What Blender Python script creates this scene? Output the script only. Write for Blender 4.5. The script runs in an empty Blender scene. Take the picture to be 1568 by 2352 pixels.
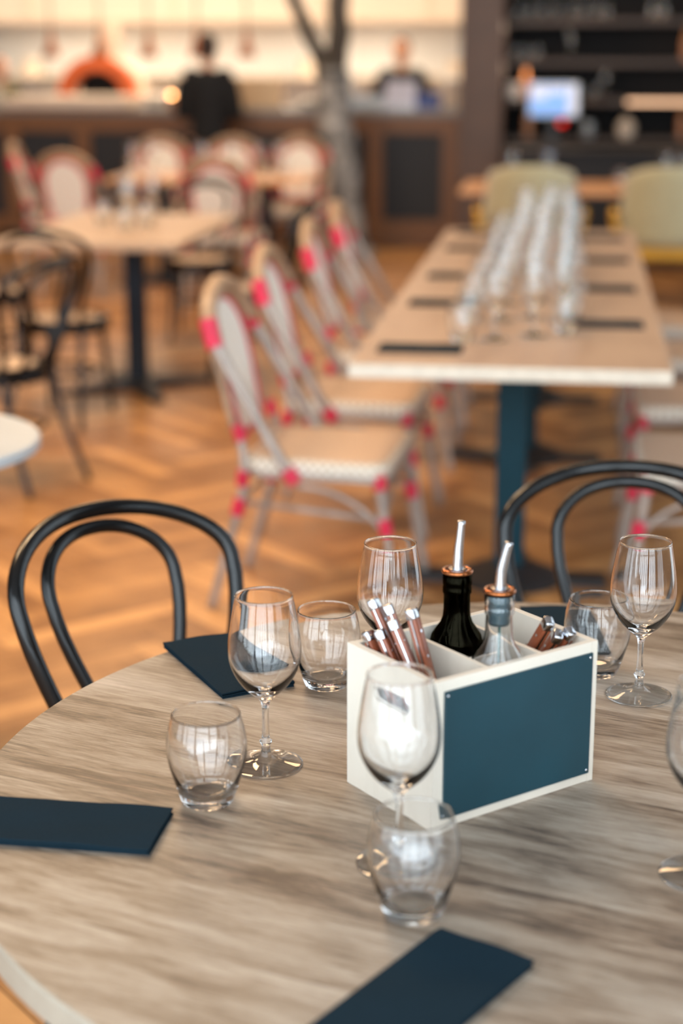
import bpy, bmesh, math, random
from mathutils import Vector, Matrix
random.seed(7)
PI = math.pi
sc = bpy.context.scene
COL = sc.collection

# ------------------------------------------------------------------ camera, world, light, exposure
CAM_H, F_PX = 1.60, 3900.0
PITCH, YAW = math.radians(15.287), math.radians(7.733)
cam_d = bpy.data.cameras.new('camera')
cam = bpy.data.objects.new('camera', cam_d)
COL.objects.link(cam)
cam.location = (0, 0, CAM_H)
cam.rotation_euler = (PI / 2 - PITCH, 0, YAW)
cam_d.sensor_fit = 'VERTICAL'
cam_d.sensor_height = 36.0
cam_d.sensor_width = 24.0
cam_d.lens = 36.0 * F_PX / 2352
cam_d.clip_start = 0.05
cam_d.dof.use_dof = True
cam_d.dof.focus_distance = 2.20
cam_d.dof.aperture_fstop = 2.1
cam_d.dof.aperture_blades = 0
sc.camera = cam

sc.view_settings.view_transform = 'Standard'
sc.view_settings.look = 'None'
sc.view_settings.exposure = 0.0
sc.view_settings.gamma = 1.0
sc.view_settings.use_curve_mapping = False
cy = sc.cycles
cy.use_denoising = True
cy.max_bounces = 16
cy.transmission_bounces = 14
cy.glossy_bounces = 5
cy.diffuse_bounces = 4
cy.transparent_max_bounces = 16
cy.caustics_reflective = False
cy.caustics_refractive = True
cy.blur_glossy = 0.3
cy.sample_clamp_indirect = 12.0

world = bpy.data.worlds.new('world')
sc.world = world
world.use_nodes = True
world.node_tree.nodes['Background'].inputs[0].default_value = (0.75, 0.86, 1.0, 1)
world.node_tree.nodes['Background'].inputs[1].default_value = 0.6

def area(name, loc, rot, sx, sy, power, color, spread=None):
    d = bpy.data.lights.new(name, 'AREA')
    d.shape = 'RECTANGLE'; d.size = sx; d.size_y = sy
    d.energy = power; d.color = color
    if spread: d.spread = math.radians(spread)
    o = bpy.data.objects.new(name, d)
    o.location = loc; o.rotation_euler = rot
    COL.objects.link(o)
    return o

WIN_X = [-6.0, -3.7, -1.4, 0.9]           # left edges of the windows behind the camera
WIN_W, WIN_Z0, WIN_Z1, WIN_Y = 2.1, 0.04, 5.30, -1.15
SIDE_L = [-1.0]                      # near edges of the windows in the left wall
SIDE_R = [-1.0, 3.8, 6.2, 8.6]       # and in the right wall
WALL_L, WALL_R = -6.2, 3.2
for wx in WIN_X:   # daylight outside each window
    area('daylight', (wx + WIN_W / 2, WIN_Y - 0.45, (WIN_Z0 + WIN_Z1) / 2), (PI / 2, 0, 0), WIN_W + 0.1, WIN_Z1 - WIN_Z0 + 0.1, 265, (0.80, 0.92, 1.0))
for sy_ in SIDE_R:
    area('daylight', (WALL_R + .45, sy_ + WIN_W / 2, (WIN_Z0 + WIN_Z1) / 2), (PI / 2, 0, PI / 2), WIN_W + 0.1, WIN_Z1 - WIN_Z0 + 0.1, 85, (0.80, 0.92, 1.0))
for sy_ in SIDE_L:
    area('daylight', (WALL_L - .45, sy_ + WIN_W / 2, (WIN_Z0 + WIN_Z1) / 2), (PI / 2, 0, -PI / 2), WIN_W + 0.1, WIN_Z1 - WIN_Z0 + 0.1, 85, (0.84, 0.94, 1.0))
WARM = (1.0, 0.66, 0.36)
for (x, y, p) in [(-3.4, 4.8, 95), (-1.8, 4.8, 85), (-3.2, 7.6, 60), (-0.6, 8.0, 30), (-2.9, 10.6, 80), (0.6, 10.4, 32)]:
    area('ceiling_glow', (x, y, 3.85), (0, 0, 0), 0.9, 0.9, p, WARM)
for x in (-5.2, -3.6, -2.0):               # kitchen ceiling lights
    area('kitchen_light', (x, 16.6, 2.9), (0, 0, 0), 1.4, 0.8, 95, (1.0, 0.88, 0.72))
for x in (-5.2, -3.6, -2.0):
    area('kitchen_light', (x, 14.9, 3.8), (math.radians(20), 0, 0), 1.2, 0.8, 60, (1.0, 0.80, 0.58))

# ------------------------------------------------------------------ material helpers
def nodes_of(name):
    m = bpy.data.materials.new(name); m.use_nodes = True
    nt = m.node_tree
    return m, nt, nt.nodes['Principled BSDF']

def mat(name, color, rough=0.5, metal=0.0, var=0.08, scale=30.0, bump=0.0, coat=0.0, spec=None, sheen=0.0, emit=None, estr=0.0):
    m, nt, b = nodes_of(name)
    tc = nt.nodes.new('ShaderNodeTexCoord')
    nz = nt.nodes.new('ShaderNodeTexNoise'); nz.inputs['Scale'].default_value = scale; nz.inputs['Detail'].default_value = 4
    nt.links.new(tc.outputs['Object'], nz.inputs['Vector'])
    cr = nt.nodes.new('ShaderNodeValToRGB')
    lo = [max(0, c * (1 - var)) for c in color[:3]] + [1]; hi = [min(1, c * (1 + var)) for c in color[:3]] + [1]
    cr.color_ramp.elements[0].color = lo; cr.color_ramp.elements[1].color = hi
    cr.color_ramp.elements[0].position = .3; cr.color_ramp.elements[1].position = .7
    nt.links.new(nz.outputs['Fac'], cr.inputs[0]); nt.links.new(cr.outputs[0], b.inputs['Base Color'])
    b.inputs['Roughness'].default_value = rough; b.inputs['Metallic'].default_value = metal
    if coat: b.inputs['Coat Weight'].default_value = coat; b.inputs['Coat Roughness'].default_value = .15
    if spec is not None: b.inputs['Specular IOR Level'].default_value = spec
    if sheen: b.inputs['Sheen Weight'].default_value = sheen
    if bump:
        bp = nt.nodes.new('ShaderNodeBump'); bp.inputs['Strength'].default_value = bump; bp.inputs['Distance'].default_value = .002
        nt.links.new(nz.outputs['Fac'], bp.inputs['Height']); nt.links.new(bp.outputs[0], b.inputs['Normal'])
    if emit:
        b.inputs['Emission Color'].default_value = (*emit, 1); b.inputs['Emission Strength'].default_value = estr
    return m

def wood(name, stops, rough=0.4, angle=0.0, stretch=(1.6, 34.0), plank=None, bump=0.12, spec=0.5, contrast=(.3, .72), fine=.33, pores=0):
    """oak-like grain: stretched noise in object space along a direction in the xy plane; plank = board width"""
    m, nt, b = nodes_of(name)
    N = nt.nodes.new; L = nt.links.new
    tc = N('ShaderNodeTexCoord'); mp = N('ShaderNodeMapping'); mp.inputs['Rotation'].default_value = (0, 0, -angle)
    L(tc.outputs['Object'], mp.inputs['Vector'])
    vec = mp.outputs[0]
    sep = N('ShaderNodeSeparateXYZ'); L(vec, sep.inputs[0])
    offs = None
    if plank:
        dv = N('ShaderNodeMath'); dv.operation = 'DIVIDE'; dv.inputs[1].default_value = plank; L(sep.outputs[1], dv.inputs[0])
        fl = N('ShaderNodeMath'); fl.operation = 'FLOOR'; L(dv.outputs[0], fl.inputs[0])
        wn = N('ShaderNodeTexWhiteNoise'); wn.noise_dimensions = '1D'; L(fl.outputs[0], wn.inputs['W'])
        offs = wn
        ad = N('ShaderNodeVectorMath'); ad.operation = 'MULTIPLY_ADD'
        L(wn.outputs['Color'], ad.inputs[0]); ad.inputs[1].default_value = (7, 0, 7); L(vec, ad.inputs[2])
        vec = ad.outputs[0]
    def noise(sx, sy, detail, dist=0.0, rgh=.6):
        s = N('ShaderNodeVectorMath'); s.operation = 'MULTIPLY'; s.inputs[1].default_value = (sx, sy, sy * .5); L(vec, s.inputs[0])
        n = N('ShaderNodeTexNoise'); n.inputs['Scale'].default_value = 1; n.inputs['Detail'].default_value = detail
        n.inputs['Roughness'].default_value = rgh; n.inputs['Distortion'].default_value = dist; L(s.outputs[0], n.inputs['Vector'])
        return n.outputs['Fac']
    g1 = noise(stretch[0], stretch[1] * .35, 5, .6); g2 = noise(stretch[0] * 4, stretch[1] * 3, 8, .25, .75); g3 = noise(stretch[0] * .8, stretch[1] * .12, 2)
    def mix(a, bb, f):
        x = N('ShaderNodeMath'); x.operation = 'MULTIPLY'; x.inputs[1].default_value = f; L(bb, x.inputs[0])
        y = N('ShaderNodeMath'); y.operation = 'MULTIPLY_ADD'; y.inputs[1].default_value = 1 - f; L(a, y.inputs[0]); L(x.outputs[0], y.inputs[2])
        return y.outputs[0]
    fac = mix(mix(g1, g2, fine), g3, .22)
    if offs:
        fac = mix(fac, offs.outputs['Value'], .10)
    if pores:
        g4 = noise(30, 430, 4, 0, .65)
        fac = mix(fac, g4, pores)
    cr = N('ShaderNodeValToRGB'); el = cr.color_ramp.elements
    n = len(stops)
    for i, c in enumerate(stops):
        p = contrast[0] + (contrast[1] - contrast[0]) * i / (n - 1)
        if i < 2: el[i].position = p; e = el[i]
        else: e = el.new(p)
        e.color = (*c, 1)
    L(fac, cr.inputs[0]); L(cr.outputs[0], b.inputs['Base Color'])
    b.inputs['Roughness'].default_value = rough; b.inputs['Specular IOR Level'].default_value = spec
    bp = N('ShaderNodeBump'); bp.inputs['Strength'].default_value = bump; bp.inputs['Distance'].default_value = .001
    L(g2, bp.inputs['Height']); L(bp.outputs[0], b.inputs['Normal'])
    return m

def woven(name, c1, c2, cell=0.012, rough=.55, bump=.5):
    m, nt, b = nodes_of(name)
    N = nt.nodes.new; L = nt.links.new
    tc = N('ShaderNodeTexCoord')
    s = N('ShaderNodeVectorMath'); s.operation = 'MULTIPLY'; s.inputs[1].default_value = (1 / cell, 1 / cell, 1 / cell); L(tc.outputs['Object'], s.inputs[0])
    ck = N('ShaderNodeTexChecker'); ck.inputs['Scale'].default_value = 1.0
    ck.inputs['Color1'].default_value = (*c1, 1); ck.inputs['Color2'].default_value = (*c2, 1); L(s.outputs[0], ck.inputs['Vector'])
    L(ck.outputs['Color'], b.inputs['Base Color']); b.inputs['Roughness'].default_value = rough
    bp = N('ShaderNodeBump'); bp.inputs['Strength'].default_value = bump; bp.inputs['Distance'].default_value = .002
    L(ck.outputs['Fac'], bp.inputs['Height']); L(bp.outputs[0], b.inputs['Normal'])
    return m

def glass(name, color=(1, 1, 1), rough=0.0, ior=1.5):
    m = bpy.data.materials.new(name); m.use_nodes = True
    nt = m.node_tree; nt.nodes.remove(nt.nodes['Principled BSDF'])
    g = nt.nodes.new('ShaderNodeBsdfGlass'); g.inputs['Color'].default_value = (*color, 1); g.inputs['Roughness'].default_value = rough; g.inputs['IOR'].default_value = ior
    nt.links.new(g.outputs[0], nt.nodes['Material Output'].inputs['Surface'])
    return m

M = {}
M['table_oak'] = wood('table_oak', [(.065, .045, .034), (.19, .138, .099), (.30, .236, .18), (.38, .315, .252), (.50, .43, .36)], rough=.34, angle=math.radians(-18), stretch=(4.2, 84), plank=.13, contrast=(.395, .60), bump=.45, fine=.42, pores=.16)
M['table_edge'] = wood('table_edge', [(.30, .255, .20), (.42, .37, .30)], rough=.45)
M['long_top'] = wood('long_top', [(.28, .185, .125), (.39, .27, .19), (.46, .33, .235)], rough=.4, angle=PI / 2, stretch=(1.6, 22))
M['long_edge'] = mat('long_edge', (.72, .64, .52), .5)
M['sq_top'] = wood('sq_top', [(.33, .21, .13), (.50, .35, .23)], rough=.4)
M['black_wood'] = mat('black_wood', (.003, .0035, .004), .20, var=.15, scale=8, spec=.42)
M['steel_blue'] = mat('steel_blue', (.001, .028, .042), .55, spec=.2, var=.1)
M['black_iron'] = mat('black_iron', (.012, .012, .014), .5, bump=.2)
M['navy_iron'] = mat('navy_iron', (.003, .006, .012), .6, spec=.3)
M['napkin'] = mat('napkin', (.007, .019, .029), .95, var=.12, scale=400, bump=.35, spec=.12)
M['glass'] = glass('clear_glass')
M['far_glass'] = glass('stemware_glass', (.99, 1, 1))
M['green_glass'] = glass('green_glass', (.10, .085, .05))
M['oil'] = mat('dark_vinegar', (.012, .006, .004), .1)
M['oil2'] = mat('green_oil', (.02, .09, .07), .2)
M['birch_ply'] = wood('birch_ply', [(.62, .54, .45), (.70, .625, .53), (.74, .67, .58)], rough=.5, stretch=(3, 22), bump=.05)
M['ply_edge'] = wood('ply_edge', [(.60, .42, .26), (.76, .60, .43)], rough=.55, stretch=(3, 60), bump=.05)
M['chalk'] = mat('chalkboard', (.006, .040, .056), .45, var=.12, scale=9)
M['chrome'] = mat('chrome', (.60, .61, .64), .18, 1.0, var=.03)
M['steel'] = mat('steel', (.70, .71, .73), .25, 1.0, var=.04)
M['rubber'] = mat('stopper_rubber', (.02, .055, .07), .4)
M['copper_ring'] = mat('bronze_ring', (.34, .11, .035), .18, .85)
M['handle_wood'] = wood('handle_wood', [(.10, .022, .010), (.24, .065, .028), (.34, .11, .05)], rough=.32, stretch=(8, 60))
M['tan_tube'] = mat('tan_tube', (.36, .23, .14), .38, var=.2, scale=40)
M['grey_tube'] = mat('grey_tube', (.36, .30, .26), .32, .25, var=.2, scale=20)
M['weave'] = woven('cream_weave', (.90, .86, .78), (.70, .62, .52))
M['seat_weave'] = woven('seat_weave', (.66, .50, .37), (.46, .31, .21), cell=.008)
M['seat_edge'] = woven('seat_edge', (.86, .82, .72), (.50, .42, .32), cell=.014)
M['crimson'] = mat('crimson', (.60, .012, .055), .4, var=.1)
M['marble'] = mat('marble', (.46, .50, .52), .3, var=.06, scale=5)
M['plaster'] = mat('plaster', (.78, .74, .68), .8, var=.03)
M['ceiling'] = mat('ceiling', (.34, .32, .30), .9)
M['dark_wall'] = mat('dark_wall', (.10, .075, .055), .8)
M['frame'] = mat('window_frame', (.05, .05, .055), .5)
M['tile'] = mat('cream_tile', (.88, .84, .78), .4, var=.04, scale=3)
M['hood'] = mat('cream_hood', (.74, .62, .50), .5, var=.04, scale=2)
M['counter_wood'] = wood('counter_wood', [(.11, .040, .008), (.22, .088, .02)], rough=.5, angle=PI / 2)
M['dark_panel'] = mat('dark_panel', (.008, .007, .008), .6, var=.1)
M['stone'] = mat('grey_stone', (.20, .18, .17), .35)
M['ledge'] = mat('ledge_stone', (.72, .58, .45), .6)
M['brick'] = mat('oven_orange', (.72, .13, .025), .55, var=.15, scale=10)
M['mouth_black'] = mat('mouth_black', (.006, .005, .005), .9)
M['post'] = wood('post_wood', [(.06, .028, .015), (.12, .06, .032)], rough=.5)
M['shelf_wood'] = wood('shelf_wood', [(.05, .027, .016), (.11, .065, .04)], rough=.5)
M['bar_dark'] = mat('bar_dark', (.006, .0045, .0045), .7, spec=.2)
M['bar_slate'] = mat('bar_slate', (.012, .012, .014), .6, spec=.3)
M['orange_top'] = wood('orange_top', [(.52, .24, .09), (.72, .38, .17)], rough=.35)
M['velvet'] = mat('sage_velvet', (.36, .33, .20), .75, sheen=.5)
M['mustard'] = mat('mustard', (.62, .34, .03), .6)
M['brass'] = mat('brass', (.72, .44, .09), .25, .9)
M['bark'] = mat('birch_bark', (.22, .215, .205), .8, var=.9, scale=9, bump=1.0)
M['dark_bark'] = mat('dark_bark', (.055, .045, .035), .8, var=.5, scale=8, bump=1.0)
M['copper'] = mat('copper_shade', (.45, .16, .07), .3, .8)
M['flame'] = mat('lamp_glow', (1, .6, .3), .5, emit=(1, .45, .16), estr=22)
M['warm_bulb'] = mat('warm_bulb', (1, .8, .6), .5, emit=(1, .72, .42), estr=14)
M['screen'] = mat('screen_glow', (.1, .2, .4), .3, emit=(.20, .40, .85), estr=.9)
M['screen_light'] = mat('screen_tile', (.5, .5, .6), .3, emit=(.60, .62, .72), estr=.8)
M['red_glow'] = mat('red_indicator', (.8, .02, .01), .3, emit=(1, .02, .01), estr=1.2)
M['skin'] = mat('skin', (.62, .30, .18), .5, var=.05)
M['hair'] = mat('hair', (.03, .015, .01), .6)
M['black_cloth'] = mat('black_cloth', (.006, .006, .007), .9)
M['olive_cloth'] = mat('olive_cloth', (.10, .09, .04), .9)
M['paper'] = mat('white_paper', (.72, .70, .80), .7)
M['blue_plastic'] = mat('blue_plastic', (.012, .03, .20), .4)
M['grey_metal'] = mat('grey_metal', (.42, .43, .43), .35, .5)
M['cream_box'] = mat('cream_box', (.62, .44, .27), .7)
M['white_ceramic'] = mat('white_ceramic', (.82, .78, .72), .3)
M['bottle_brown'] = mat('bottle_amber', (.42, .17, .06), .2)
M['led'] = mat('led_strip', (1, .8, .6), .5, emit=(1, .50, .25), estr=1.3)

# ------------------------------------------------------------------ mesh helpers
def add_box(bm, x0, x1, y0, y1, z0, z1, mi=0):
    v = [bm.verts.new((x, y, z)) for z in (z0, z1) for (x, y) in ((x0, y0), (x1, y0), (x1, y1), (x0, y1))]
    for f in ((0, 3, 2, 1), (4, 5, 6, 7), (0, 1, 5, 4), (1, 2, 6, 5), (2, 3, 7, 6), (3, 0, 4, 7)):
        fc = bm.faces.new([v[i] for i in f]); fc.material_index = mi

def bevel_all(bm, w, seg=2):
    bmesh.ops.bevel(bm, geom=list(bm.edges), offset=w, segments=seg, profile=.5, affect='EDGES', clamp_overlap=True)

def lathe(bm, prof, seg=32, c=(0, 0, 0), closed=False, mi=0):
    rings = []
    for r, z in prof:
        if r < 1e-6: rings.append([bm.verts.new((c[0], c[1], c[2] + z))])
        else: rings.append([bm.verts.new((c[0] + r * math.cos(2 * PI * i / seg), c[1] + r * math.sin(2 * PI * i / seg), c[2] + z)) for i in range(seg)])
    pairs = list(zip(rings[:-1], rings[1:]))
    if closed: pairs.append((rings[-1], rings[0]))
    for a, b in pairs:
        for i in range(seg):
            j = (i + 1) % seg
            if len(a) == 1 and len(b) == 1: continue
            if len(a) == 1: f = bm.faces.new((a[0], b[i], b[j]))
            elif len(b) == 1: f = bm.faces.new((a[i], a[j], b[0]))
            else: f = bm.faces.new((a[i], a[j], b[j], b[i]))
            f.material_index = mi

def smooth_path(pts, sub=6):
    pts = [Vector(p) for p in pts]; out = []
    n = len(pts)
    for i in range(n - 1):
        p0 = pts[max(0, i - 1)]; p1 = pts[i]; p2 = pts[i + 1]; p3 = pts[min(n - 1, i + 2)]
        for k in range(sub):
            t = k / sub
            out.append(.5 * ((2 * p1) + (-p0 + p2) * t + (2 * p0 - 5 * p1 + 4 * p2 - p3) * t * t + (-p0 + 3 * p1 - 3 * p2 + p3) * t ** 3))
    out.append(pts[-1])
    return out

def tube(bm, pts, r, seg=12, closed=False, caps=True, flat=1.0, mi=0):
    pts = [Vector(p) for p in pts]; n = len(pts)
    rs = r if isinstance(r, (list, tuple)) else [r] * n
    if len(rs) != n: rs = [rs[min(len(rs) - 1, int(i * (len(rs) - 1) / max(1, n - 1) + .5))] for i in range(n)] if len(rs) > 2 else [rs[0] + (rs[-1] - rs[0]) * i / (n - 1) for i in range(n)]
    tans = []
    for i in range(n):
        a = pts[(i - 1) % n] if (closed or i > 0) else pts[0]; b = pts[(i + 1) % n] if (closed or i < n - 1) else pts[-1]
        t = (b - a); t = t.normalized() if t.length > 1e-9 else Vector((0, 0, 1)); tans.append(t)
    up = Vector((0, 0, 1)) if abs(tans[0].z) < .9 else Vector((1, 0, 0))
    nrm = (up - tans[0] * up.dot(tans[0])).normalized()
    rings = []
    for i in range(n):
        t = tans[i]; nrm = (nrm - t * nrm.dot(t))
        nrm = nrm.normalized() if nrm.length > 1e-6 else Vector((1, 0, 0))
        bn = t.cross(nrm)
        rings.append([bm.verts.new(pts[i] + (nrm * math.cos(2 * PI * k / seg) + bn * math.sin(2 * PI * k / seg) * flat) * rs[i]) for k in range(seg)])
    m = n if closed else n - 1
    for i in range(m):
        a = rings[i]; b = rings[(i + 1) % n]
        for k in range(seg):
            f = bm.faces.new((a[k], a[(k + 1) % seg], b[(k + 1) % seg], b[k])); f.material_index = mi
    if caps and not closed:
        f = bm.faces.new(rings[0][::-1]); f.material_index = mi
        f = bm.faces.new(rings[-1]); f.material_index = mi

def ellipsoid(bm, c, r, seg=16, rot=None):
    mtx = Matrix.Translation(c) @ (rot.to_matrix().to_4x4() if rot else Matrix.Identity(4)) @ Matrix.Diagonal((*r, 1))
    bmesh.ops.create_uvsphere(bm, u_segments=seg, v_segments=max(6, seg // 2), radius=1, matrix=mtx)

def prism(bm, pts, z0, z1, mi=0):
    lo = [bm.verts.new((x, y, z0)) for x, y in pts]; hi = [bm.verts.new((x, y, z1)) for x, y in pts]
    bm.faces.new(lo[::-1]); bm.faces.new(hi)
    n = len(pts)
    for i in range(n): bm.faces.new((lo[i], lo[(i + 1) % n], hi[(i + 1) % n], hi[i]))

def obj(name, bm, material, parent=None, smooth=False, loc=None, rot=None):
    me = bpy.data.meshes.new(name)
    bmesh.ops.recalc_face_normals(bm, faces=bm.faces)
    bm.to_mesh(me); bm.free()
    for m_ in (material if isinstance(material, (list, tuple)) else [material]):
        me.materials.append(m_)
    if smooth:
        me.polygons.foreach_set('use_smooth', [True] * len(me.polygons))
        if smooth == 'angle': me.set_sharp_from_angle(angle=math.radians(38))
    o = bpy.data.objects.new(name, me); COL.objects.link(o)
    if parent: o.parent = parent
    if loc: o.location = loc
    if rot: o.rotation_euler = rot
    return o

def new(): return bmesh.new()

def tag(o, label=None, cat=None, group=None, kind=None):
    if label: o['label'] = label
    if cat: o['category'] = cat
    if group: o['group'] = group
    if kind: o['kind'] = kind
    return o

def thing(name, label, cat, loc=(0, 0, 0), rz=0, group=None):
    o = bpy.data.objects.new(name, None); o.empty_display_size = .05; COL.objects.link(o)
    o.location = loc; o.rotation_euler = (0, 0, rz)
    return tag(o, label, cat, group)

def struct(name, bm, m, parent=None, smooth=False):
    o = obj(name, bm, m, parent, smooth)
    if not parent: o['kind'] = 'structure'
    return o

KIDS = {}
def kids(o):
    return [c for c in COL.objects if c.parent == o]

def copy_tree(o, parent=None, cache={}):
    c = o.copy(); COL.objects.link(c)
    if parent: c.parent = parent
    if o.name not in cache: cache[o.name] = [x.name for x in kids(o)]
    for ch in cache[o.name]: copy_tree(bpy.data.objects[ch], c)
    return c

used = set()
def place(proto, loc, rz, label, group=None, tilt=None):
    """the first call moves the prototype itself, later calls copy it with its parts"""
    if proto.name in used: o = copy_tree(proto)
    else: o = proto; used.add(proto.name)
    o.location = loc; o.rotation_euler = (0, 0, rz) if tilt is None else tilt
    o['label'] = label
    if group: o['group'] = group
    return o

# ------------------------------------------------------------------ the room
X0, X1, Y0, Y1, ZC = WALL_L, WALL_R, WIN_Y, 17.8, 5.5
def herringbone():
    bm = new(); lay = bm.loops.layers.color.new('tone')
    W, L = .09, .54
    c, s = math.cos(PI / 4), math.sin(PI / 4)
    rnd = random.Random(3)
    cx, cyy = (X0 + X1) / 2, (Y0 + Y1) / 2
    def quad(x0, y0, x1, y1):
        mx, my = (x0 + x1) / 2, (y0 + y1) / 2
        rx, ry = mx * c - my * s + cx, mx * s + my * c + cyy
        if not (X0 - .3 < rx < X1 + .3 and Y0 - .3 < ry < 15.6): return
        g = .0012
        vs = [bm.verts.new((x * c - y * s + cx, x * s + y * c + cyy, 0)) for x, y in ((x0 + g, y0 + g), (x1 - g, y0 + g), (x1 - g, y1 - g), (x0 + g, y1 - g))]
        f = bm.faces.new(vs); t = rnd.random(); q = rnd.random()
        for lp in f.loops: lp[lay] = (t, q, 1.0 if (x1 - x0) > (y1 - y0) else 0.0, 1)
    R = 120
    for i in range(-190, 191):
        for j in range(-26, 27):
            ox, oy = i * W + j * L, i * W - j * L
            if abs(ox) > 18 or abs(oy) > 18: continue
            quad(ox, oy, ox + L, oy + W); quad(ox, oy + W, ox + W, oy + W + L)
    add_box(bm, X0 - .1, X1 + .1, Y0 - .1, Y1 + .1, -.05, -.0015, 1)
    return bm
m, nt, b = nodes_of('oak_parquet')
at = nt.nodes.new('ShaderNodeVertexColor'); at.layer_name = 'tone'
sp = nt.nodes.new('ShaderNodeSeparateColor'); nt.links.new(at.outputs[0], sp.inputs[0])
tc = nt.nodes.new('ShaderNodeTexCoord'); nz = nt.nodes.new('ShaderNodeTexNoise'); nz.inputs['Scale'].default_value = 9; nz.inputs['Detail'].default_value = 6
nt.links.new(tc.outputs['Object'], nz.inputs['Vector'])
ma = nt.nodes.new('ShaderNodeMath'); ma.operation = 'MULTIPLY_ADD'; ma.inputs[1].default_value = .55; nt.links.new(sp.outputs[0], ma.inputs[0])
mb = nt.nodes.new('ShaderNodeMath'); mb.operation = 'MULTIPLY'; mb.inputs[1].default_value = .5; nt.links.new(nz.outputs['Fac'], mb.inputs[0]); nt.links.new(mb.outputs[0], ma.inputs[2])
cr = nt.nodes.new('ShaderNodeValToRGB'); cr.color_ramp.elements[0].position = .15; cr.color_ramp.elements[1].position = .85; cr.color_ramp.elements[0].color = (.22, .085, .022, 1); cr.color_ramp.elements[1].color = (.66, .34, .125, 1)
nt.links.new(ma.outputs[0], cr.inputs[0]); nt.links.new(cr.outputs[0], b.inputs['Base Color']); b.inputs['Roughness'].default_value = .38
M['parquet'] = m
M['gap'] = mat('parquet_gap', (.08, .035, .012), .9)
struct('floor', herringbone(), [M['parquet'], M['gap']])
bm = new(); add_box(bm, X0 - .1, X1 + .1, Y0 - .1, Y1 + .1, ZC, ZC + .1); struct('ceiling', bm, M['ceiling'])
for nm, xa, xb, wl in (('wall_left', X0 - .1, X0, SIDE_L), ('wall_right', X1, X1 + .1, SIDE_R)):
    bm = new(); ys = [Y0 - .1] + [v for w0 in wl for v in (w0, w0 + WIN_W)] + [Y1 + .1]
    for i in range(0, len(ys), 2): add_box(bm, xa, xb, ys[i], ys[i + 1], 0, ZC)
    for w0 in wl: add_box(bm, xa, xb, w0, w0 + WIN_W, 0, WIN_Z0); add_box(bm, xa, xb, w0, w0 + WIN_W, WIN_Z1, ZC)
    struct(nm, bm, M['dark_wall'])
bm = new(); add_box(bm, X0, -.62, Y1, Y1 + .1, 0, ZC); struct('wall_kitchen', bm, M['tile'])
bm = new()      # wall behind the camera, with the window openings
xs = [X0] + [v for wx in WIN_X for v in (wx, wx + WIN_W)] + [X1]
for i in range(0, len(xs), 2): add_box(bm, xs[i], xs[i + 1], Y0 - .1, Y0, 0, ZC)
for wx in WIN_X:
    add_box(bm, wx, wx + WIN_W, Y0 - .1, Y0, 0, WIN_Z0); add_box(bm, wx, wx + WIN_W, Y0 - .1, Y0, WIN_Z1, ZC)
struct('wall_front', bm, M['dark_wall'])
for i, wx in enumerate(WIN_X):
    bm = new()
    for k in range(6):
        x = wx + WIN_W * k / 5
        w_ = .06 if k in (0, 5) else .038
        add_box(bm, max(wx, x - w_), min(wx + WIN_W, x + w_), Y0 - .08, Y0 - .02, WIN_Z0, WIN_Z1)
    for z in (WIN_Z0 + .03, 1.35, 2.75, 4.1, WIN_Z1 - .03): add_box(bm, wx, wx + WIN_W, Y0 - .075, Y0 - .025, z - .025, z + .025)
    struct('window_%d' % (i + 1), bm, M['frame'])
for i, (xa, w0) in enumerate([(X0 - .08, v) for v in SIDE_L] + [(X1 + .02, v) for v in SIDE_R]):
    bm = new()
    for k in range(5):
        y = w0 + WIN_W * k / 4; w_ = .035 if k in (0, 4) else .028
        add_box(bm, xa, xa + .06, max(w0, y - w_), min(w0 + WIN_W, y + w_), WIN_Z0, WIN_Z1)
    for z in (WIN_Z0 + .03, 1.35, 2.75, 4.1, WIN_Z1 - .03): add_box(bm, xa + .005, xa + .055, w0, w0 + WIN_W, z - .025, z + .025)
    struct('window_%d' % (i + 5), bm, M['frame'])

# bar back wall and partition post
bm = new(); add_box(bm, -.62, X1, 14.55, 14.65, 0, ZC); struct('wall_back', bm, M['bar_dark'])
bm = new(); add_box(bm, -.72, -.62, 14.65, Y1, 0, ZC); struct('wall_partition', bm, M['tile'])
bm = new(); add_box(bm, -.93, -.84, 13.78, 14.18, 0, ZC); add_box(bm, -.84, -.60, 13.72, 14.55, 0, ZC); struct('trim_1', bm, M['post'])

# ------------------------------------------------------------------ kitchen counter
t = thing('kitchen_counter', 'long dark wooden kitchen counter with black recessed panels behind the dining room', 'counter', (0, 14.2, 0))
CX0, CX1 = -6.15, -.96
bm = new(); add_box(bm, CX0, CX1, .06, .72, 0.0, 1.06); obj('body', bm, M['counter_wood'], t)
bm = new(); add_box(bm, CX0, CX1, -.03, .76, 1.06, 1.11); bevel_all(bm, .006); obj('worktop', bm, M['stone'], t)
bm = new(); add_box(bm, CX0, CX1, 0, .06, .92, 1.06); obj('top_rail', bm, M['counter_wood'], t)
bm = new(); add_box(bm, CX0, CX1, 0, .06, 0, .22); obj('bottom_rail', bm, M['counter_wood'], t)
sx = -1.03; k = 0
while sx > CX0:
    bm = new(); add_box(bm, sx - .065, sx + .065, 0, .06, .22, .92); obj('stile', bm, M['counter_wood'], t)
    bm = new(); add_box(bm, sx - .555, sx - .065, .035, .06, .22, .92); obj('panel', bm, M['dark_panel'], t)
    sx -= .62
# raised stone ledge in front of the oven
bm = new(); add_box(bm, -4.78, -3.72, -.22, .30, 0, .10); bevel_all(bm, .02, 3)
o = obj('oven_ledge', bm, M['ledge'], loc=(0, 14.32, 1.11), smooth='angle'); tag(o, 'thick pale stone ledge on the counter in front of the orange oven', 'ledge')

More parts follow.
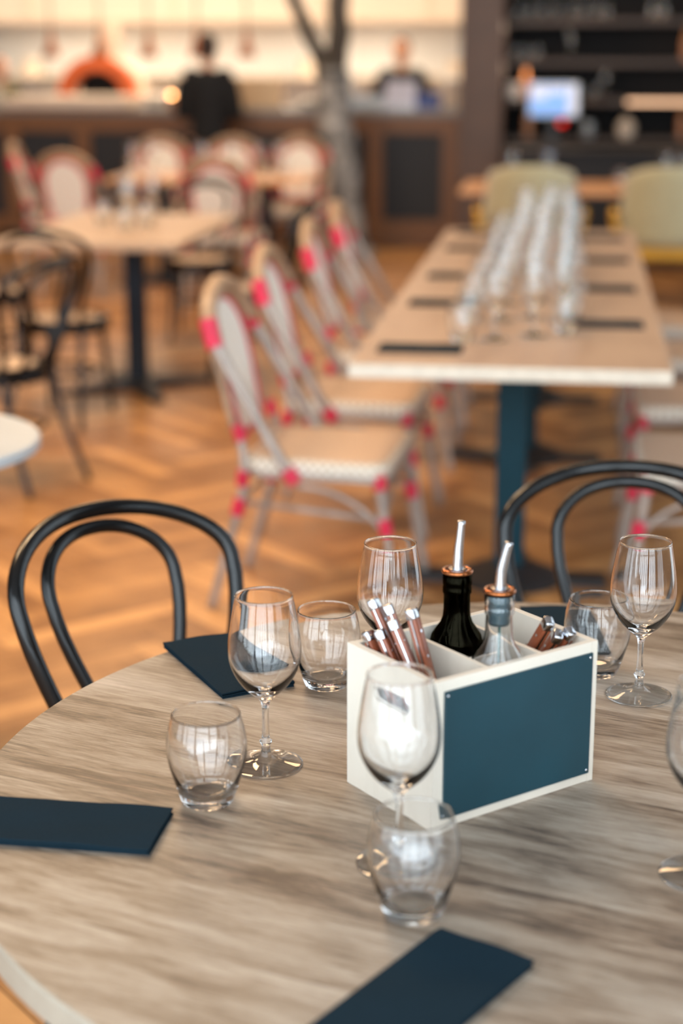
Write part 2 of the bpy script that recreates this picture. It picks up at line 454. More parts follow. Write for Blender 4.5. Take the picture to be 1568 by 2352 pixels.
# pizza oven
t = thing('pizza_oven', 'domed orange tiled pizza oven with a black arched mouth', 'oven', (-4.39, 16.0, .04))
bm = new(); add_box(bm, -.55, .55, -.35, .6, -.04, 1.14); bevel_all(bm, .01); obj('base', bm, M['ledge'], t)
bm = new()
R1, R0 = .37, .235
def arch(r, n=24): return [(r * math.cos(PI * i / n), r * .95 * math.sin(PI * i / n)) for i in range(n + 1)]
o_, i_ = arch(R1), arch(R0)
for y0, y1 in ((-.38, -.20),):
    vo0 = [bm.verts.new((x, y0, 1.14 + z)) for x, z in o_]; vi0 = [bm.verts.new((x, y0, 1.14 + z)) for x, z in i_]
    vo1 = [bm.verts.new((x, y1, 1.14 + z)) for x, z in o_]; vi1 = [bm.verts.new((x, y1, 1.14 + z)) for x, z in i_]
    for i in range(24):
        bm.faces.new((vo0[i], vo0[i + 1], vi0[i + 1], vi0[i])); bm.faces.new((vo1[i], vi1[i], vi1[i + 1], vo1[i + 1]))
        bm.faces.new((vo0[i], vo1[i], vo1[i + 1], vo0[i + 1])); bm.faces.new((vi0[i], vi0[i + 1], vi1[i + 1], vi1[i]))
    for a in (0, 24): bm.faces.new((vo0[a], vi0[a], vi1[a], vo1[a]))
obj('arch', bm, M['brick'], t, 'angle')
bm = new(); lathe(bm, [(.33, 0), (.32, .12), (.27, .22), (.19, .28), (.1, .31), (0, .315)], 32, (0, .18, 1.14)); obj('dome', bm, M['ledge'], t, True)
bm = new(); lathe(bm, [(.0, .002), (.24, .002), (.24, .12), (.2, .18), (.12, .225), (0, .235)], 32, (0, -.06, 1.14)); obj('mouth', bm, M['mouth_black'], t, True)  # solid black body fills the arch in place of a hollow chamber
bm = new(); lathe(bm, [(.09, 0), (.09, .2), (.11, .2), (.11, .24), (.09, .24), (.09, .36)], 24, (0, .2, 1.42)); obj('flue', bm, M['ledge'], t, 'angle')

# extraction hood over the pass
t = thing('extraction_hood', 'long cream kitchen hood above the counter with vertical seams', 'hood', (0, 16.3, 0))
bm = new(); add_box(bm, -6.1, -.80, .0, 1.0, 1.86, 3.2); obj('canopy', bm, M['hood'], t)
for x in (-5.2, -3.8, -2.4, -1.4):
    bm = new(); add_box(bm, x - .03, x + .03, -.02, 0, 1.86, 3.2); obj('seam', bm, M['ledge'], t)
bm = new(); add_box(bm, -6.1, -.80, -.03, 0, 1.82, 1.87); obj('rim', bm, M['ledge'], t)
area('hood_light', (-4.9, 16.75, 1.84), (0, 0, 0), 2.0, .3, 42, (1.0, .86, .66))
area('hood_light', (-2.4, 16.75, 1.84), (0, 0, 0), 2.0, .3, 42, (1.0, .86, .66))

# pendant heat lamps above the counter
def pendant():
    t = thing('pendant_lamp', '', 'lamp', group='copper pendant lamps over the kitchen counter')
    bm = new(); tube(bm, [(0, 0, .20), (0, 0, 3.97)], .009, 8); obj('rod', bm, M['tan_tube'], t, True)
    bm = new(); lathe(bm, [(.012, .22), (.022, .17), (.03, .12), (.055, .06), (.075, 0), (.070, 0), (.05, .055), (.024, .115)], 24); obj('shade', bm, M['copper'], t, True)
    bm = new(); ellipsoid(bm, (0, 0, .035), (.022, .022, .028), 12); obj('bulb', bm, M['warm_bulb'], t, True)
    return t
pl = pendant()
for x, w in ((-4.40, 'farthest left of the five, above the left end of the ledge'), (-3.98, 'second from the left, above the left of the orange oven'), (-3.56, 'third from the left, above the right of the orange oven'), (-3.15, 'just left of the head of the person in black'), (-2.73, 'farthest right of the five, right of the person')):
    place(pl, (x, 14.3, 1.525), 0, 'copper pendant lamp ' + w)

# ------------------------------------------------------------------ things on the counter
def simple(name, label, cat, bm, m, loc, rz=0, smooth=False, group=None):
    o = obj(name, bm, m, None, smooth, loc, (0, 0, rz)); return tag(o, label, cat, group)
t = thing('candle_lantern', 'small glowing amber candle glass on the counter beside the person in black', 'candle', (-3.36, 14.24, 1.11))
bm = new(); lathe(bm, [(0, 0), (.035, 0), (.042, .03), (.04, .10), (.036, .10), (.037, .03), (.03, .008), (0, .008)], 20); obj('glass', bm, M['bottle_brown'], t, True)
bm = new(); ellipsoid(bm, (0, 0, .10), (.018, .018, .028), 12); obj('flame', bm, M['flame'], t, True)
bm = new(); add_box(bm, -.18, .18, -.12, .12, 0, .22); bevel_all(bm, .008)
bm2 = new(); add_box(bm2, -.19, .19, -.13, .13, .22, .245); bevel_all(bm2, .006)
t = thing('storage_box', 'tan lidded box on the kitchen counter right of the person in black', 'box', (-2.68, 14.62, 1.11)); obj('body', bm, M['cream_box'], t); obj('lid', bm2, M['cream_box'], t)
t = thing('counter_tray', 'grey metal tray on the counter just right of the tree trunk', 'tray', (-1.78, 14.45, 1.11))
bm = new(); add_box(bm, -.18, .18, -.13, .13, 0, .03); bevel_all(bm, .01); obj('base', bm, M['grey_metal'], t)
bm = new()
for a in ((-.18, .18, -.13, -.115), (-.18, .18, .115, .13)): add_box(bm, *a, .03, .10)
for a in ((-.18, -.165, -.115, .115), (.165, .18, -.115, .115)): add_box(bm, *a, .03, .10)
obj('rim', bm, M['grey_metal'], t)
t = thing('paper_sign', 'blank white paper in a stand on the counter in front of the person behind it', 'sign', (-1.46, 14.40, 1.11))
bm = new(); add_box(bm, -.13, .13, 0, .006, .02, .23); obj('sheet', bm, M['paper'], t, rot=(-.18, 0, 0))
bm = new(); add_box(bm, -.13, .13, -.03, .05, 0, .02); obj('stand', bm, M['grey_metal'], t)
t = thing('blue_crate', 'dark blue plastic crate on the counter right of the paper sign', 'crate', (-1.235, 14.5, 1.11))
bm = new(); add_box(bm, -.10, .10, -.12, .12, 0, .012); obj('base', bm, M['blue_plastic'], t)
bm = new()
for a in ((-.10, .10, -.12, -.11), (-.10, .10, .11, .12), (-.10, -.09, -.11, .11), (.09, .10, -.11, .11)): add_box(bm, *a, .012, .13)
obj('side_wall', bm, M['blue_plastic'], t)
# crockery
def plate_stack(n):
    bm = new()
    for i in range(n):
        z = i * .018
        lathe(bm, [(0, z), (.07, z), (.12, z + .016), (.125, z + .02), (.12, z + .021), (.07, z + .008), (0, z + .008)], 24)
    return bm
for (x, y, n, w) in ((-5.05, 14.55, 9, 'tall stack of white plates on the counter left of the stone ledge'), (-3.62, 14.75, 5, 'low stack of white plates on the counter behind the candle'), (-2.25, 14.6, 4, 'low stack of white plates on the counter left of the tree trunk')):
    simple('plate_stack', w, 'plates', plate_stack(n), M['white_ceramic'], (x, y, 1.11), smooth='angle', group='plates on the kitchen counter')
t = thing('cream_jug', 'tall cream jug standing on the counter right of the tree trunk', 'jug', (-1.95, 14.7, 1.11))
bm = new(); lathe(bm, [(0, 0), (.06, 0), (.075, .06), (.07, .18), (.055, .24), (.062, .27), (.056, .27), (.048, .24), (.062, .17), (.066, .06), (.05, .01), (0, .01)], 24); obj('body', bm, M['white_ceramic'], t, True)
bm = new(); tube(bm, smooth_path([(.065, 0, .20), (.12, 0, .19), (.125, 0, .11), (.072, 0, .07)]), .009, 8); obj('handle', bm, M['white_ceramic'], t, True)
t = thing('flour_bin', 'round cream bin with lid on the counter by the wooden post', 'bin', (-1.06, 14.7, 1.11))
bm = new(); lathe(bm, [(0, 0), (.08, 0), (.09, .22), (0, .22)], 24); obj('body', bm, M['ledge'], t, 'angle')
bm = new(); lathe(bm, [(.094, .22), (.094, .24), (.03, .26), (.02, .29), (0, .295)], 24); obj('lid', bm, M['white_ceramic'], t, 'angle')
# back kitchen shelf with pots, lit from the hood
t = thing('kitchen_shelf', 'pale kitchen shelf on the back wall under the hood', 'shelf', (-3.0, 17.55, 1.30))
bm = new(); add_box(bm, -3.1, 2.0, -.2, .2, 0, .03); obj('board', bm, M['ledge'], t)
for x in (-2.9, -1.0, 1.8):
    bm = new(); add_box(bm, x - .015, x + .015, -.15, .25, -.15, 0); obj('bracket', bm, M['grey_metal'], t)
for i, (x, w) in enumerate(((-5.6, 'leftmost, above the left edge of the counter'), (-2.7, 'right of the person in black'), (-1.2, 'beside the head of the person behind the counter'))):
    bm = new(); lathe(bm, [(0, 0), (.10, 0), (.11, .16), (.1, .16), (.09, .01), (0, .01)], 20)
    simple('cooking_pot', 'cream pot on the far kitchen shelf, ' + w, 'pot', bm, M['ledge'], (x, 17.5, 1.33), smooth='angle', group='pots on the kitchen shelf')

# ------------------------------------------------------------------ wine glasses and tumblers
def wine_profile():
    o = [(0, 0), (.030, 0), (.0430, .0006), (.0445, .0016), (.0440, .0026), (.030, .0046), (.017, .0075), (.0085, .0125), (.0058, .020), (.0052, .026), (.0072, .0295), (.0075, .032), (.0052, .0355), (.0043, .045), (.0040, .062), (.0046, .078), (.0075, .086), (.0160, .0935), (.0270, .104), (.0365, .118), (.0425, .133), (.0445, .147), (.0438, .163), (.0410, .183), (.0370, .206), (.0348, .2165), (.0351, .2180), (.0348, .2192)]
    i = [(.0341, .2193), (.0335, .2185), (.0338, .2168), (.0361, .206), (.0400, .183), (.0427, .163), (.0432, .147), (.0409, .1335), (.0344, .120), (.0243, .1080), (.0135, .1000), (.0050, .0970), (0, .0965)]
    return o, i
def tumbler_profile():
    o = [(0, .0004), (.022, 0), (.0285, .0012), (.0310, .0045), (.0345, .015), (.0400, .033), (.0448, .051), (.0468, .066), (.0465, .078), (.0440, .094), (.0402, .1075), (.0403, .1092), (.0398, .1104)]
    i = [(.0388, .1104), (.0382, .1092), (.0384, .1072), (.0423, .094), (.0447, .078), (.0449, .066), (.0425, .051), (.0370, .034), (.0312, .021), (.0255, .0145), (.0150, .0120), (0, .0115)]
    return o, i
def refine(prof, sub=3):
    p = smooth_path([(r, 0, z) for r, z in prof], sub)
    return [(max(0, v.x), v.z) for v in p]
def make_wine(seg, sub, m, name='wine_glass'):
    t = thing(name, '', 'wine glass')
    o_, i_ = wine_profile(); po = refine(o_, sub) if sub > 1 else o_; pi_ = refine(i_, sub) if sub > 1 else i_
    bm = new(); prof = po + pi_; lathe(bm, prof, seg)
    ob = obj(name, bm, m, None, True)
    bpy.data.objects.remove(t)
    return tag(ob, '', 'wine glass')
def make_tumbler(seg, sub, m):
    o_, i_ = tumbler_profile(); po = refine(o_, sub) if sub > 1 else o_; pi_ = refine(i_, sub) if sub > 1 else i_
    bm = new(); lathe(bm, po + pi_, seg)
    return tag(obj('tumbler', bm, m, None, True), '', 'tumbler')

TT = .75
GZ = .7497   # feet just bedded into the table skin
wine = make_wine(72, 3, M['glass'])
GW = 'wine glasses on the round table'
place(wine, (-.352, 1.903, GZ), 0, 'wine glass at the near corner of the folded napkin, left of the wooden box', GW)
place(wine, (-.226, 2.145, GZ), 0, 'empty wine glass behind the wooden box, seen above the steak knives', GW)
place(wine, (-.164, 1.661, GZ), 0, 'blurred wine glass directly in front of the pale end of the wooden box', GW)
place(wine, (.109, 2.198, GZ), 0, 'empty wine glass right of the wooden box, in front of a tumbler', GW)
place(wine, (.1586, 1.679, GZ), 0, 'wine glass cut off by the right edge of the picture, near the front', GW)
tum = make_tumbler(72, 3, M['glass'])
GT = 'tumblers on the round table'
place(tum, (-.4008, 1.7894, GZ), 0, 'stemless tumbler at the front left, overlapping the foot of a wine glass', GT)
place(tum, (-.3167, 2.180, GZ), 0, 'stemless tumbler standing left of the wooden box, behind the left wine glass', GT)
place(tum, (-.1379, 1.556, GZ), 0, 'blurred stemless tumbler nearest the camera, in front of the wooden box and a wine glass', GT)
place(tum, (.0519, 2.278, GZ), 0, 'stemless tumbler behind the right corner of the wooden box', GT)

# ------------------------------------------------------------------ round table
t = thing('round_table', 'large round table with grey brown oak top laid with glasses and dark napkins', 'table', (.0135, 1.8808, 0))
bm = new(); lathe(bm, [(0, .715), (.700, .715), (.7065, .718), (.7065, .747), (.704, .75), (0, .75)], 160)
for f in bm.faces:
    c = f.calc_center_median(); f.material_index = 0 if c.z > .7485 else 1
obj('tabletop', bm, [M['table_oak'], M['table_edge']], t, 'angle')
bm = new(); lathe(bm, [(.04, .04), (.04, .70), (.16, .702), (.16, .714), (0, .714)], 32); obj('column', bm, M['navy_iron'], t, 'angle')
bm = new(); lathe(bm, [(0, 0), (.27, 0), (.27, .012), (.08, .045), (0, .045)], 48); obj('base', bm, M['black_iron'], t, 'angle')

# ------------------------------------------------------------------ napkins
def make_napkin(L, W, layers=4, th=.0017):
    bm = new()
    rnd = random.Random(5)
    for k in range(layers):
        z0 = k * th * 1.15; dx = -rnd.uniform(.0, .003) * k; dy = rnd.uniform(-.0015, .0015)
        nx, ny = 14, 8
        g = []
        for zz in (z0, z0 + th):
            g.append([[bm.verts.new(((i / nx - .5) * L + dx, (j / ny - .5) * W + dy, zz + (.0009 * math.sin(i * .9 + j * .5) + .0008 * math.sin(i * .35 - j * 1.1) + .001) * k / layers)) for j in range(ny + 1)] for i in range(nx + 1)])
        for i in range(nx):
            for j in range(ny):
                bm.faces.new((g[1][i][j], g[1][i + 1][j], g[1][i + 1][j + 1], g[1][i][j + 1]))
                bm.faces.new((g[0][i][j], g[0][i][j + 1], g[0][i + 1][j + 1], g[0][i + 1][j]))
        for i in range(nx):
            for j in (0, ny): bm.faces.new((g[0][i][j], g[0][i + 1][j], g[1][i + 1][j], g[1][i][j]))
        for j in range(ny):
            for i in (0, nx): bm.faces.new((g[0][i][j], g[0][i][j + 1], g[1][i][j + 1], g[1][i][j]))
    tube(bm, [(-L / 2 + .002, W / 2, layers * th * .62), (L / 2 - .004, W / 2, layers * th * .62)], layers * th * .55, 8)
    return tag(obj('napkin', bm, M['napkin'], None, 'angle'), '', 'napkin')
nap = make_napkin(.228, .106)
GN = 'dark napkins on the round table'
place(nap, (-.5475, 1.6985, TT), math.radians(-1), 'folded dark blue napkin lying at the left edge of the picture', GN)
place(nap, (-.4685, 2.232, TT), math.radians(-56), 'folded dark blue napkin under the left wine glass, near the left black chair', GN)
place(nap, (-.113, 1.391, TT), math.radians(62), 'dark teal looking napkin at the bottom of the picture, nearest the camera', GN)
place(nap, (.005, 2.430, TT), math.radians(-82), 'folded dark napkin behind the wooden box, beside the right tumbler', GN)

# ------------------------------------------------------------------ wooden cutlery box
BX, BY, BTH, BA, BB, BH = -.1344, 1.7448, .749, .1647, .2448, .1775     # front corner, heading, depth, length, height
box = thing('cutlery_box', 'pale wooden table caddy with dividers and a dark blank chalkboard on its side', 'box', (BX, BY, TT), BTH)
def slot_panel(w, h, th, sw, sh, sz, name):
    """panel in the y-z plane (thickness along x) with a rounded hand slot"""
    cu = bpy.data.curves.new('tmp', 'CURVE'); cu.dimensions = '2D'; cu.fill_mode = 'BOTH'; cu.extrude = th / 2
    def poly(pts):
        s = cu.splines.new('POLY'); s.points.add(len(pts) - 1); s.use_cyclic_u = True
        for p, q in zip(s.points, pts): p.co = (q[0], q[1], 0, 1)
    poly([(0, 0), (w, 0), (w, h), (0, h)])
    r = sh / 2; pts = []
    for i in range(13): a = -PI / 2 + PI * i / 12; pts.append((w / 2 + sw / 2 - r + r * math.cos(a), sz + r * math.sin(a)))
    for i in range(13): a = PI / 2 + PI * i / 12; pts.append((w / 2 - sw / 2 + r + r * math.cos(a), sz + r * math.sin(a)))
    poly(pts)
    oc = bpy.data.objects.new('tmp', cu); COL.objects.link(oc)
    me = bpy.data.meshes.new_from_object(oc.evaluated_get(bpy.context.evaluated_depsgraph_get()))
    bpy.data.objects.remove(oc)
    bm = new(); bm.from_mesh(me); bpy.data.meshes.remove(me)
    for v in bm.verts: v.co = Vector((v.co.z + th / 2, v.co.x, v.co.y))
    return bm
PT = .009
for x in (0, BB - PT):
    bm = slot_panel(BA, BH, PT, .078, .021, .132, 'end'); o = obj('end_panel', bm, M['birch_ply'], box, 'angle', loc=(x, 0, 0))
for y in (0, BA - PT):
    bm = new(); add_box(bm, PT, BB - PT, y, y + PT, 0, BH - .0004); bevel_all(bm, .0006, 1); obj('side_panel', bm, M['birch_ply'], box)
bm = new(); add_box(bm, PT, BB - PT, PT, BA - PT, .002, .008); obj('base_board', bm, M['birch_ply'], box)
D1, D2 = BB * .36, BB * .69
for x in (D1, D2):
    bm = new(); add_box(bm, x, x + .006, PT, BA - PT, .008, BH - .006); obj('divider', bm, M['birch_ply'], box)
bm = new(); add_box(bm, D1 + .006, D2, BA * .50, BA * .50 + .006, .008, BH - .022); obj('divider', bm, M['birch_ply'], box)
bm = new(); add_box(bm, .014, BB - .009, -.003, 0, .012, BH - .013); bevel_all(bm, .0004, 1)
ck = obj('chalkboard', bm, M['chalk'], box); ck['label'] = 'dark blue blank chalkboard panel'
for x, z in ((.018, .017), (.018, BH - .018), (BB - .0135, .017), (BB - .0135, BH - .018)):
    bm = new(); ellipsoid(bm, (x, -.0032, z), (.0018, .001, .0018), 10); obj('screw', bm, M['chrome'], ck, True)
# top edge trim colour (raw ply) of the four panels
def bw(u, v, z):   # box coordinates to world
    return Vector((BX + u * math.cos(BTH) - v * math.sin(BTH), BY + u * math.sin(BTH) + v * math.cos(BTH), z))

# bottles with pourer spouts
def make_bottle(x, y, dark, label):
    t = thing('oil_bottle', label, 'bottle', (x, y, TT + .0085), 0, 'bottles in the wooden box')
    g = [(0, 0), (.0300, 0), (.0320, .003), (.0320, .140), (.0318, .152), (.0300, .160), (.0250, .168), (.0195, .176), (.0168, .184), (.0160, .192), (.0158, .212), (.0172, .214), (.0174, .220), (.0166, .222), (.0174, .225), (.0174, .235), (.0150, .238)]
    if dark:
        g = [(r, z + (.004 if z > .15 else 0)) for r, z in g]
    inner = [(r - .0018, z) for r, z in g[3:-1]][::-1]
    inner = [(max(.009, r), z) for r, z in inner] + [(.0275, .006), (0, .005)]
    bm = new(); lathe(bm, g + inner, 40); b_ = obj('bottle_body', bm, M['green_glass'] if dark else M['glass'], t, True)
    if not dark: b_['label'] = 'clear glass bottle body'
    bm = new(); hh = .150 if dark else .004
    dz = .004 if dark else 0
    if dark:
        lathe(bm, [(0, .0065), (.0265, .0065), (.0275, .010), (.0295, .140), (.0295, .150), (.027, .160), (.021, .169), (0, .1695)], 32); obj('vinegar', bm, M['oil'], t, True)
    else:
        lathe(bm, [(0, .0065), (.0265, .0065), (.0275, .010), (.0275, .095), (0, .095)], 32); obj('oil', bm, M['oil2'], t, True)
    bm = new(); lathe(bm, [(0, .200 + dz), (.0118, .200 + dz), (.0132, .205 + dz), (.0120, .209 + dz), (.0134, .213 + dz), (.0122, .217 + dz), (.0136, .221 + dz), (.0124, .225 + dz), (.0138, .229 + dz), (.0138, .236 + dz), (0, .238 + dz)], 24); obj('stopper', bm, M['rubber'], t, True)
    bm = new(); lathe(bm, [(.0115, .2382 + dz), (.0180, .2382 + dz), (.0192, .240 + dz), (.0180, .2430 + dz), (.0115, .2430 + dz)], 28, closed=True); obj('lip_ring', bm, M['copper_ring'], t, True)
    bm = new(); lathe(bm, [(0, .2385 + dz), (.0108, .2385 + dz), (.0108, .2440 + dz), (0, .2445 + dz)], 24); obj('collar', bm, M['chrome'], t, 'angle')
    bm = new()
    lean = .004 if dark else .010
    path = smooth_path([(0, 0, .243 + dz), (lean * .12, 0, .262 + dz), (lean * .5, 0, .280 + dz), (lean, 0, .299 + dz + (.003 if dark else 0))], 5)
    tube(bm, path, [.0068, .0046], 16); obj('spout', bm, M['chrome'], t, True, rot=(0, 0, -.3))
    if not dark:
        bm = new(); tube(bm, [(0, 0, .12), (.001, 0, .205)], .0016, 8); obj('air_tube', bm, M['oil2'], t, True)
    return t
c1 = bw((D1 + .006 + D2) / 2 - .002, BA * .74, 0); make_bottle(c1.x, c1.y, True, 'dark vinegar bottle with steel pourer in the rear cell of the wooden box')
c2 = bw((D1 + .006 + D2) / 2 - .002, BA * .27, 0); make_bottle(c2.x, c2.y, False, 'clear oil bottle with steel pourer in the front cell of the wooden box')

# steak knives
def make_knife():
    t = thing('steak_knife', '', 'knife')
    # along +z: blade 0 .. .098, bolster, handle .105 .. .205
    bm = new()
    prof = [(-.0015, 0.0), (.004, .012), (.007, .035), (.0075, .085), (.006, .100), (-.006, .100), (-.0075, .085), (-.0075, .02)]
    lo = [bm.verts.new((x, -.0007, z)) for x, z in prof]; hi = [bm.verts.new((x, .0007, z)) for x, z in prof]
    bm.faces.new(lo); bm.faces.new(hi[::-1])
    for i in range(len(prof)): j = (i + 1) % len(prof); bm.faces.new((lo[i], hi[i], hi[j], lo[j]))
    obj('blade', bm, M['steel'], t)
    bm = new(); add_box(bm, -.0068, .0068, -.0042, .0042, .098, .108); bevel_all(bm, .0015, 2); obj('bolster', bm, M['chrome'], t, 'angle')
    bm = new(); add_box(bm, -.0072, .0072, -.0009, .0009, .108, .200); obj('tang', bm, M['chrome'], t)
    for s in (-1, 1):
        bm = new(); add_box(bm, -.0070, .0070, min(.0009 * s, .0055 * s), max(.0009 * s, .0055 * s), .108, .196); bevel_all(bm, .0014, 2)
        obj('grip', bm, M['handle_wood'], t, 'angle')
    for z in (.120, .150, .180):
        bm = new(); lathe(bm, [(0, -.0060), (.0019, -.0060), (.0019, .0060), (0, .0060)], 12)
        bmesh.ops.rotate(bm, verts=bm.verts, cent=(0, 0, 0), matrix=Matrix.Rotation(PI / 2, 3, 'X')); bmesh.ops.translate(bm, verts=bm.verts, vec=(0, 0, z)); obj('rivet', bm, M['chrome'], t, 'angle')
    bm = new(); add_box(bm, -.0076, .0076, -.0060, .0060, .194, .208); bevel_all(bm, .0028, 3); obj('end_cap', bm, M['chrome'], t, True)
    return t
kn = make_knife()
def put_knife(bot, top, roll, label, group):
    a = bw(*bot); b_ = bw(*top); d = (b_ - a).normalized()
    q = d.to_track_quat('Z', 'Y') @ Matrix.Rotation(roll, 4, 'Z').to_quaternion()
    base = b_ - d * .208
    e = q.to_euler(); place(kn, base, 0, label, group, tilt=e)
GK = 'steak knives in the wooden box'
for (bot, top, roll, w) in (
    ((.060, .030, .77), (.030, .157, .977), .3, 'leaning steak knife with brown riveted handle, its steel cap reaching highest and farthest left'),
    ((.080, .0412, .77), (.036, .136, .975), .5, 'brown steak knife right beside the tallest one in the left cell of the box'),
    ((.0664, .0314, .77), (.048, .106, .976), .2, 'steak knife with the most upright brown handle, rightmost in the left cell of the box'),
    ((.030, .040, .77), (.018, .150, .942), .1, 'short standing steak knife, leftmost and lowest in the left cell of the box'),
    ((.045, .024, .77), (.022, .132, .948), .4, 'second steak knife from the left, low in the left cell of the box'),
    ((.0632, .0239, .77), (.030, .120, .962), .7, 'steak knife half hidden between the others in the middle of the left cell')):
    put_knife(bot, top, roll, w, GK)
for (bot, top, roll, w) in (
    ((.194, .135, .79), (.200, .035, .952), 1.2, 'steak knife in the right cell of the box, its brown handle leaning highest'),
    ((.2123, .1403, .79), (.212, .031, .934), 1.0, 'middle of the three steak knives in the right cell of the box'),
    ((.222, .120, .79), (.224, .024, .938), 1.5, 'steak knife in the right cell of the box, rightmost, nearly hidden by the rim')):
    put_knife(bot, top, roll, w, GK)

# ------------------------------------------------------------------ bentwood chairs
def bent_curve(H, zc, W, Wb, lean, zb=.455, cu=1.5):
    """loop in chair space: x across, y backward (+y = away from the sitter), seat back at y=0"""
    p = []
    n = 28
    lower = [(Wb + (W - Wb) * (1 - s) ** 2 * (1 + 2 * s), zc + (zb - zc) * s) for s in [i / 10 for i in range(1, 11)]]
    p += [(-u, z) for u, z in lower[::-1]]
    for i in range(n + 1):
        a = PI - PI * i / n
        p.append((W * math.copysign(abs(math.cos(a)) ** .9, math.cos(a)), zc + (H - zc) * max(0, math.sin(a)) ** .95))
    p += lower
    return [(u, (z - .45) * lean - cu * u * u, z) for u, z in p]
def make_bentwood():
    t = thing('bentwood_chair', '', 'chair')
    seg = 16
    bm = new(); tube(bm, bent_curve(.8654, .768, .2204, .147, .3946), .0132, seg); obj('back_hoop', bm, M['black_wood'], t, True)
    bm = new(); tube(bm, bent_curve(.8391, .7553, .1286, .056, .3946), .0115, seg); obj('inner_hoop', bm, M['black_wood'], t, True)
    # seat: round, slightly dished; centre 0.2 m in front of the back
    bm = new(); lathe(bm, [(0, .448), (.13, .445), (.17, .452), (.198, .458), (.206, .450), (.206, .425), (.198, .420), (0, .420)], 48, (0, -.19, 0)); st = obj('seat', bm, M['black_wood'], t, 'angle')
    bm = new(); lathe(bm, [(0, .449), (.13, .446), (.155, .4525), (.155, .4545), (.13, .4485), (0, .4515)], 40, (0, -.19, 0)); obj('seat_cane', bm, M['seat_weave'], st, True)
    bm = new(); lathe(bm, [(.196, .40), (.206, .40), (.206, .42), (.196, .42)], 48, (0, -.19, 0), closed=True); obj('seat_ring', bm, M['black_wood'], t, 'angle')
    for s in (-1, 1):   # rear legs continue the hoop and splay outward
        bm = new(); tube(bm, smooth_path([(s * .147, -.032, .46), (s * .146, -.028, .40), (s * .150, .012, .22), (s * .172, .10, .0)]), [.0140, .0120], 14); obj('leg', bm, M['black_wood'], t, True)
        bm = new(); tube(bm, smooth_path([(s * .125, -.335, .43), (s * .135, -.350, .25), (s * .150, -.375, 0)]), [.0165, .0115], 14); obj('leg', bm, M['black_wood'], t, True)
    bm = new(); ring = [(.150 * math.cos(a), -.17 + .165 * math.sin(a), .22) for a in [2 * PI * i / 40 for i in range(40)]]; tube(bm, ring, .0085, 10, closed=True); obj('leg_ring', bm, M['black_wood'], t, True)
    return t
bw_chair = make_bentwood()
GB = 'black bentwood chairs'
# chair local +y is outward; the fit gives the heading of the across axis
place(bw_chair, (-.6459, 2.5149, 0), .9468, 'black bentwood chair with double hoop back at the left of the round table', GB)
place(bw_chair, (.1153, 2.8807, 0), -.0197, 'black bentwood chair with double hoop back behind the round table on the right', GB)
place(bw_chair, (-1.97, 6.02, 0), math.radians(-112), 'black bentwood chair at the left edge of the picture, behind the round white table', GB)
place(bw_chair, (-2.24, 7.05, 0), math.radians(176), 'black bentwood chair on the near side of the small rectangular table', GB)
place(bw_chair, (-1.42, 8.35, 0), math.radians(-80), 'black bentwood chair at the right side of the small rectangular table', GB)
place(bw_chair, (-2.10, 9.62, 0), math.radians(4), 'black bentwood chair on the far side of the small rectangular table', GB)
place(bw_chair, (-3.02, 8.0, 0), math.radians(96), 'black bentwood chair at the left end of the small rectangular table', GB)

# ------------------------------------------------------------------ white round table at the left edge
t = thing('cafe_table', 'small round white marble table cut off by the left edge', 'table', (-1.52, 3.56, 0))
bm = new(); lathe(bm, [(0, .722), (.335, .722), (.345, .727), (.345, .745), (.34, .75), (0, .75)], 80); obj('tabletop', bm, M['marble'], t, 'angle')
bm = new(); lathe(bm, [(.03, .03), (.03, .70), (.12, .705), (.12, .722), (0, .722)], 24); obj('column', bm, M['black_iron'], t, 'angle')
bm = new(); lathe(bm, [(0, 0), (.20, 0), (.20, .012), (.05, .035), (0, .035)], 32); obj('base', bm, M['black_iron'], t, 'angle')

# ------------------------------------------------------------------ long table
t = thing('long_table', 'long rectangular dining table with pale edge on dark blue square columns', 'table', (-.165, 6.5, 0))
bm = new(); add_box(bm, -.4465, .4465, -1.86, 1.86, .711, .7497); bevel_all(bm, .0015, 1)
for f in bm.faces:
    f.material_index = 0 if f.normal.z > .9 else 1
obj('tabletop', bm, [M['long_top'], M['long_edge']], t)
for y in (-1.42, .22, 1.42):
    bm = new(); add_box(bm, -.045, .045, y - .045, y + .045, .03, .70); bevel_all(bm, .004); add_box(bm, -.25, .25, y - .2, y + .2, .70, .711); c = obj('column', bm, M['steel_blue'], t)
    bm = new()
    add_box(bm, -.30, .30, y - .05, y + .05, 0, .022); add_box(bm, -.05, .05, y - .26, y + .26, 0, .0215); lathe(bm, [(.16, .02), (.07, .06), (0, .06)], 24, (0, y, 0)); lathe(bm, [(0, .0), (.16, .0), (.16, .02)], 24, (0, y, 0)); obj('base', bm, M['black_iron'], c, 'angle')

nap_l = make_napkin(.24, .14, 3); nap_l.name = 'napkin'
rows = ['nearest', 'second', 'third', 'fourth', 'fifth']
for i, y in enumerate((4.90, 5.83, 6.56, 7.50, 8.15)):
    place(nap_l, (-.43, y, .7497), 0, 'dark napkin strip on the left side of the long table, %s from the near end' % rows[i], 'napkins along the long table')
for i, y in enumerate((5.43, 6.27, 7.13, 7.98)):
    place(nap_l, (.11, y, .7497), 0, 'dark napkin strip on the right side of the long table, %s from the near end' % rows[i], 'napkins along the long table')

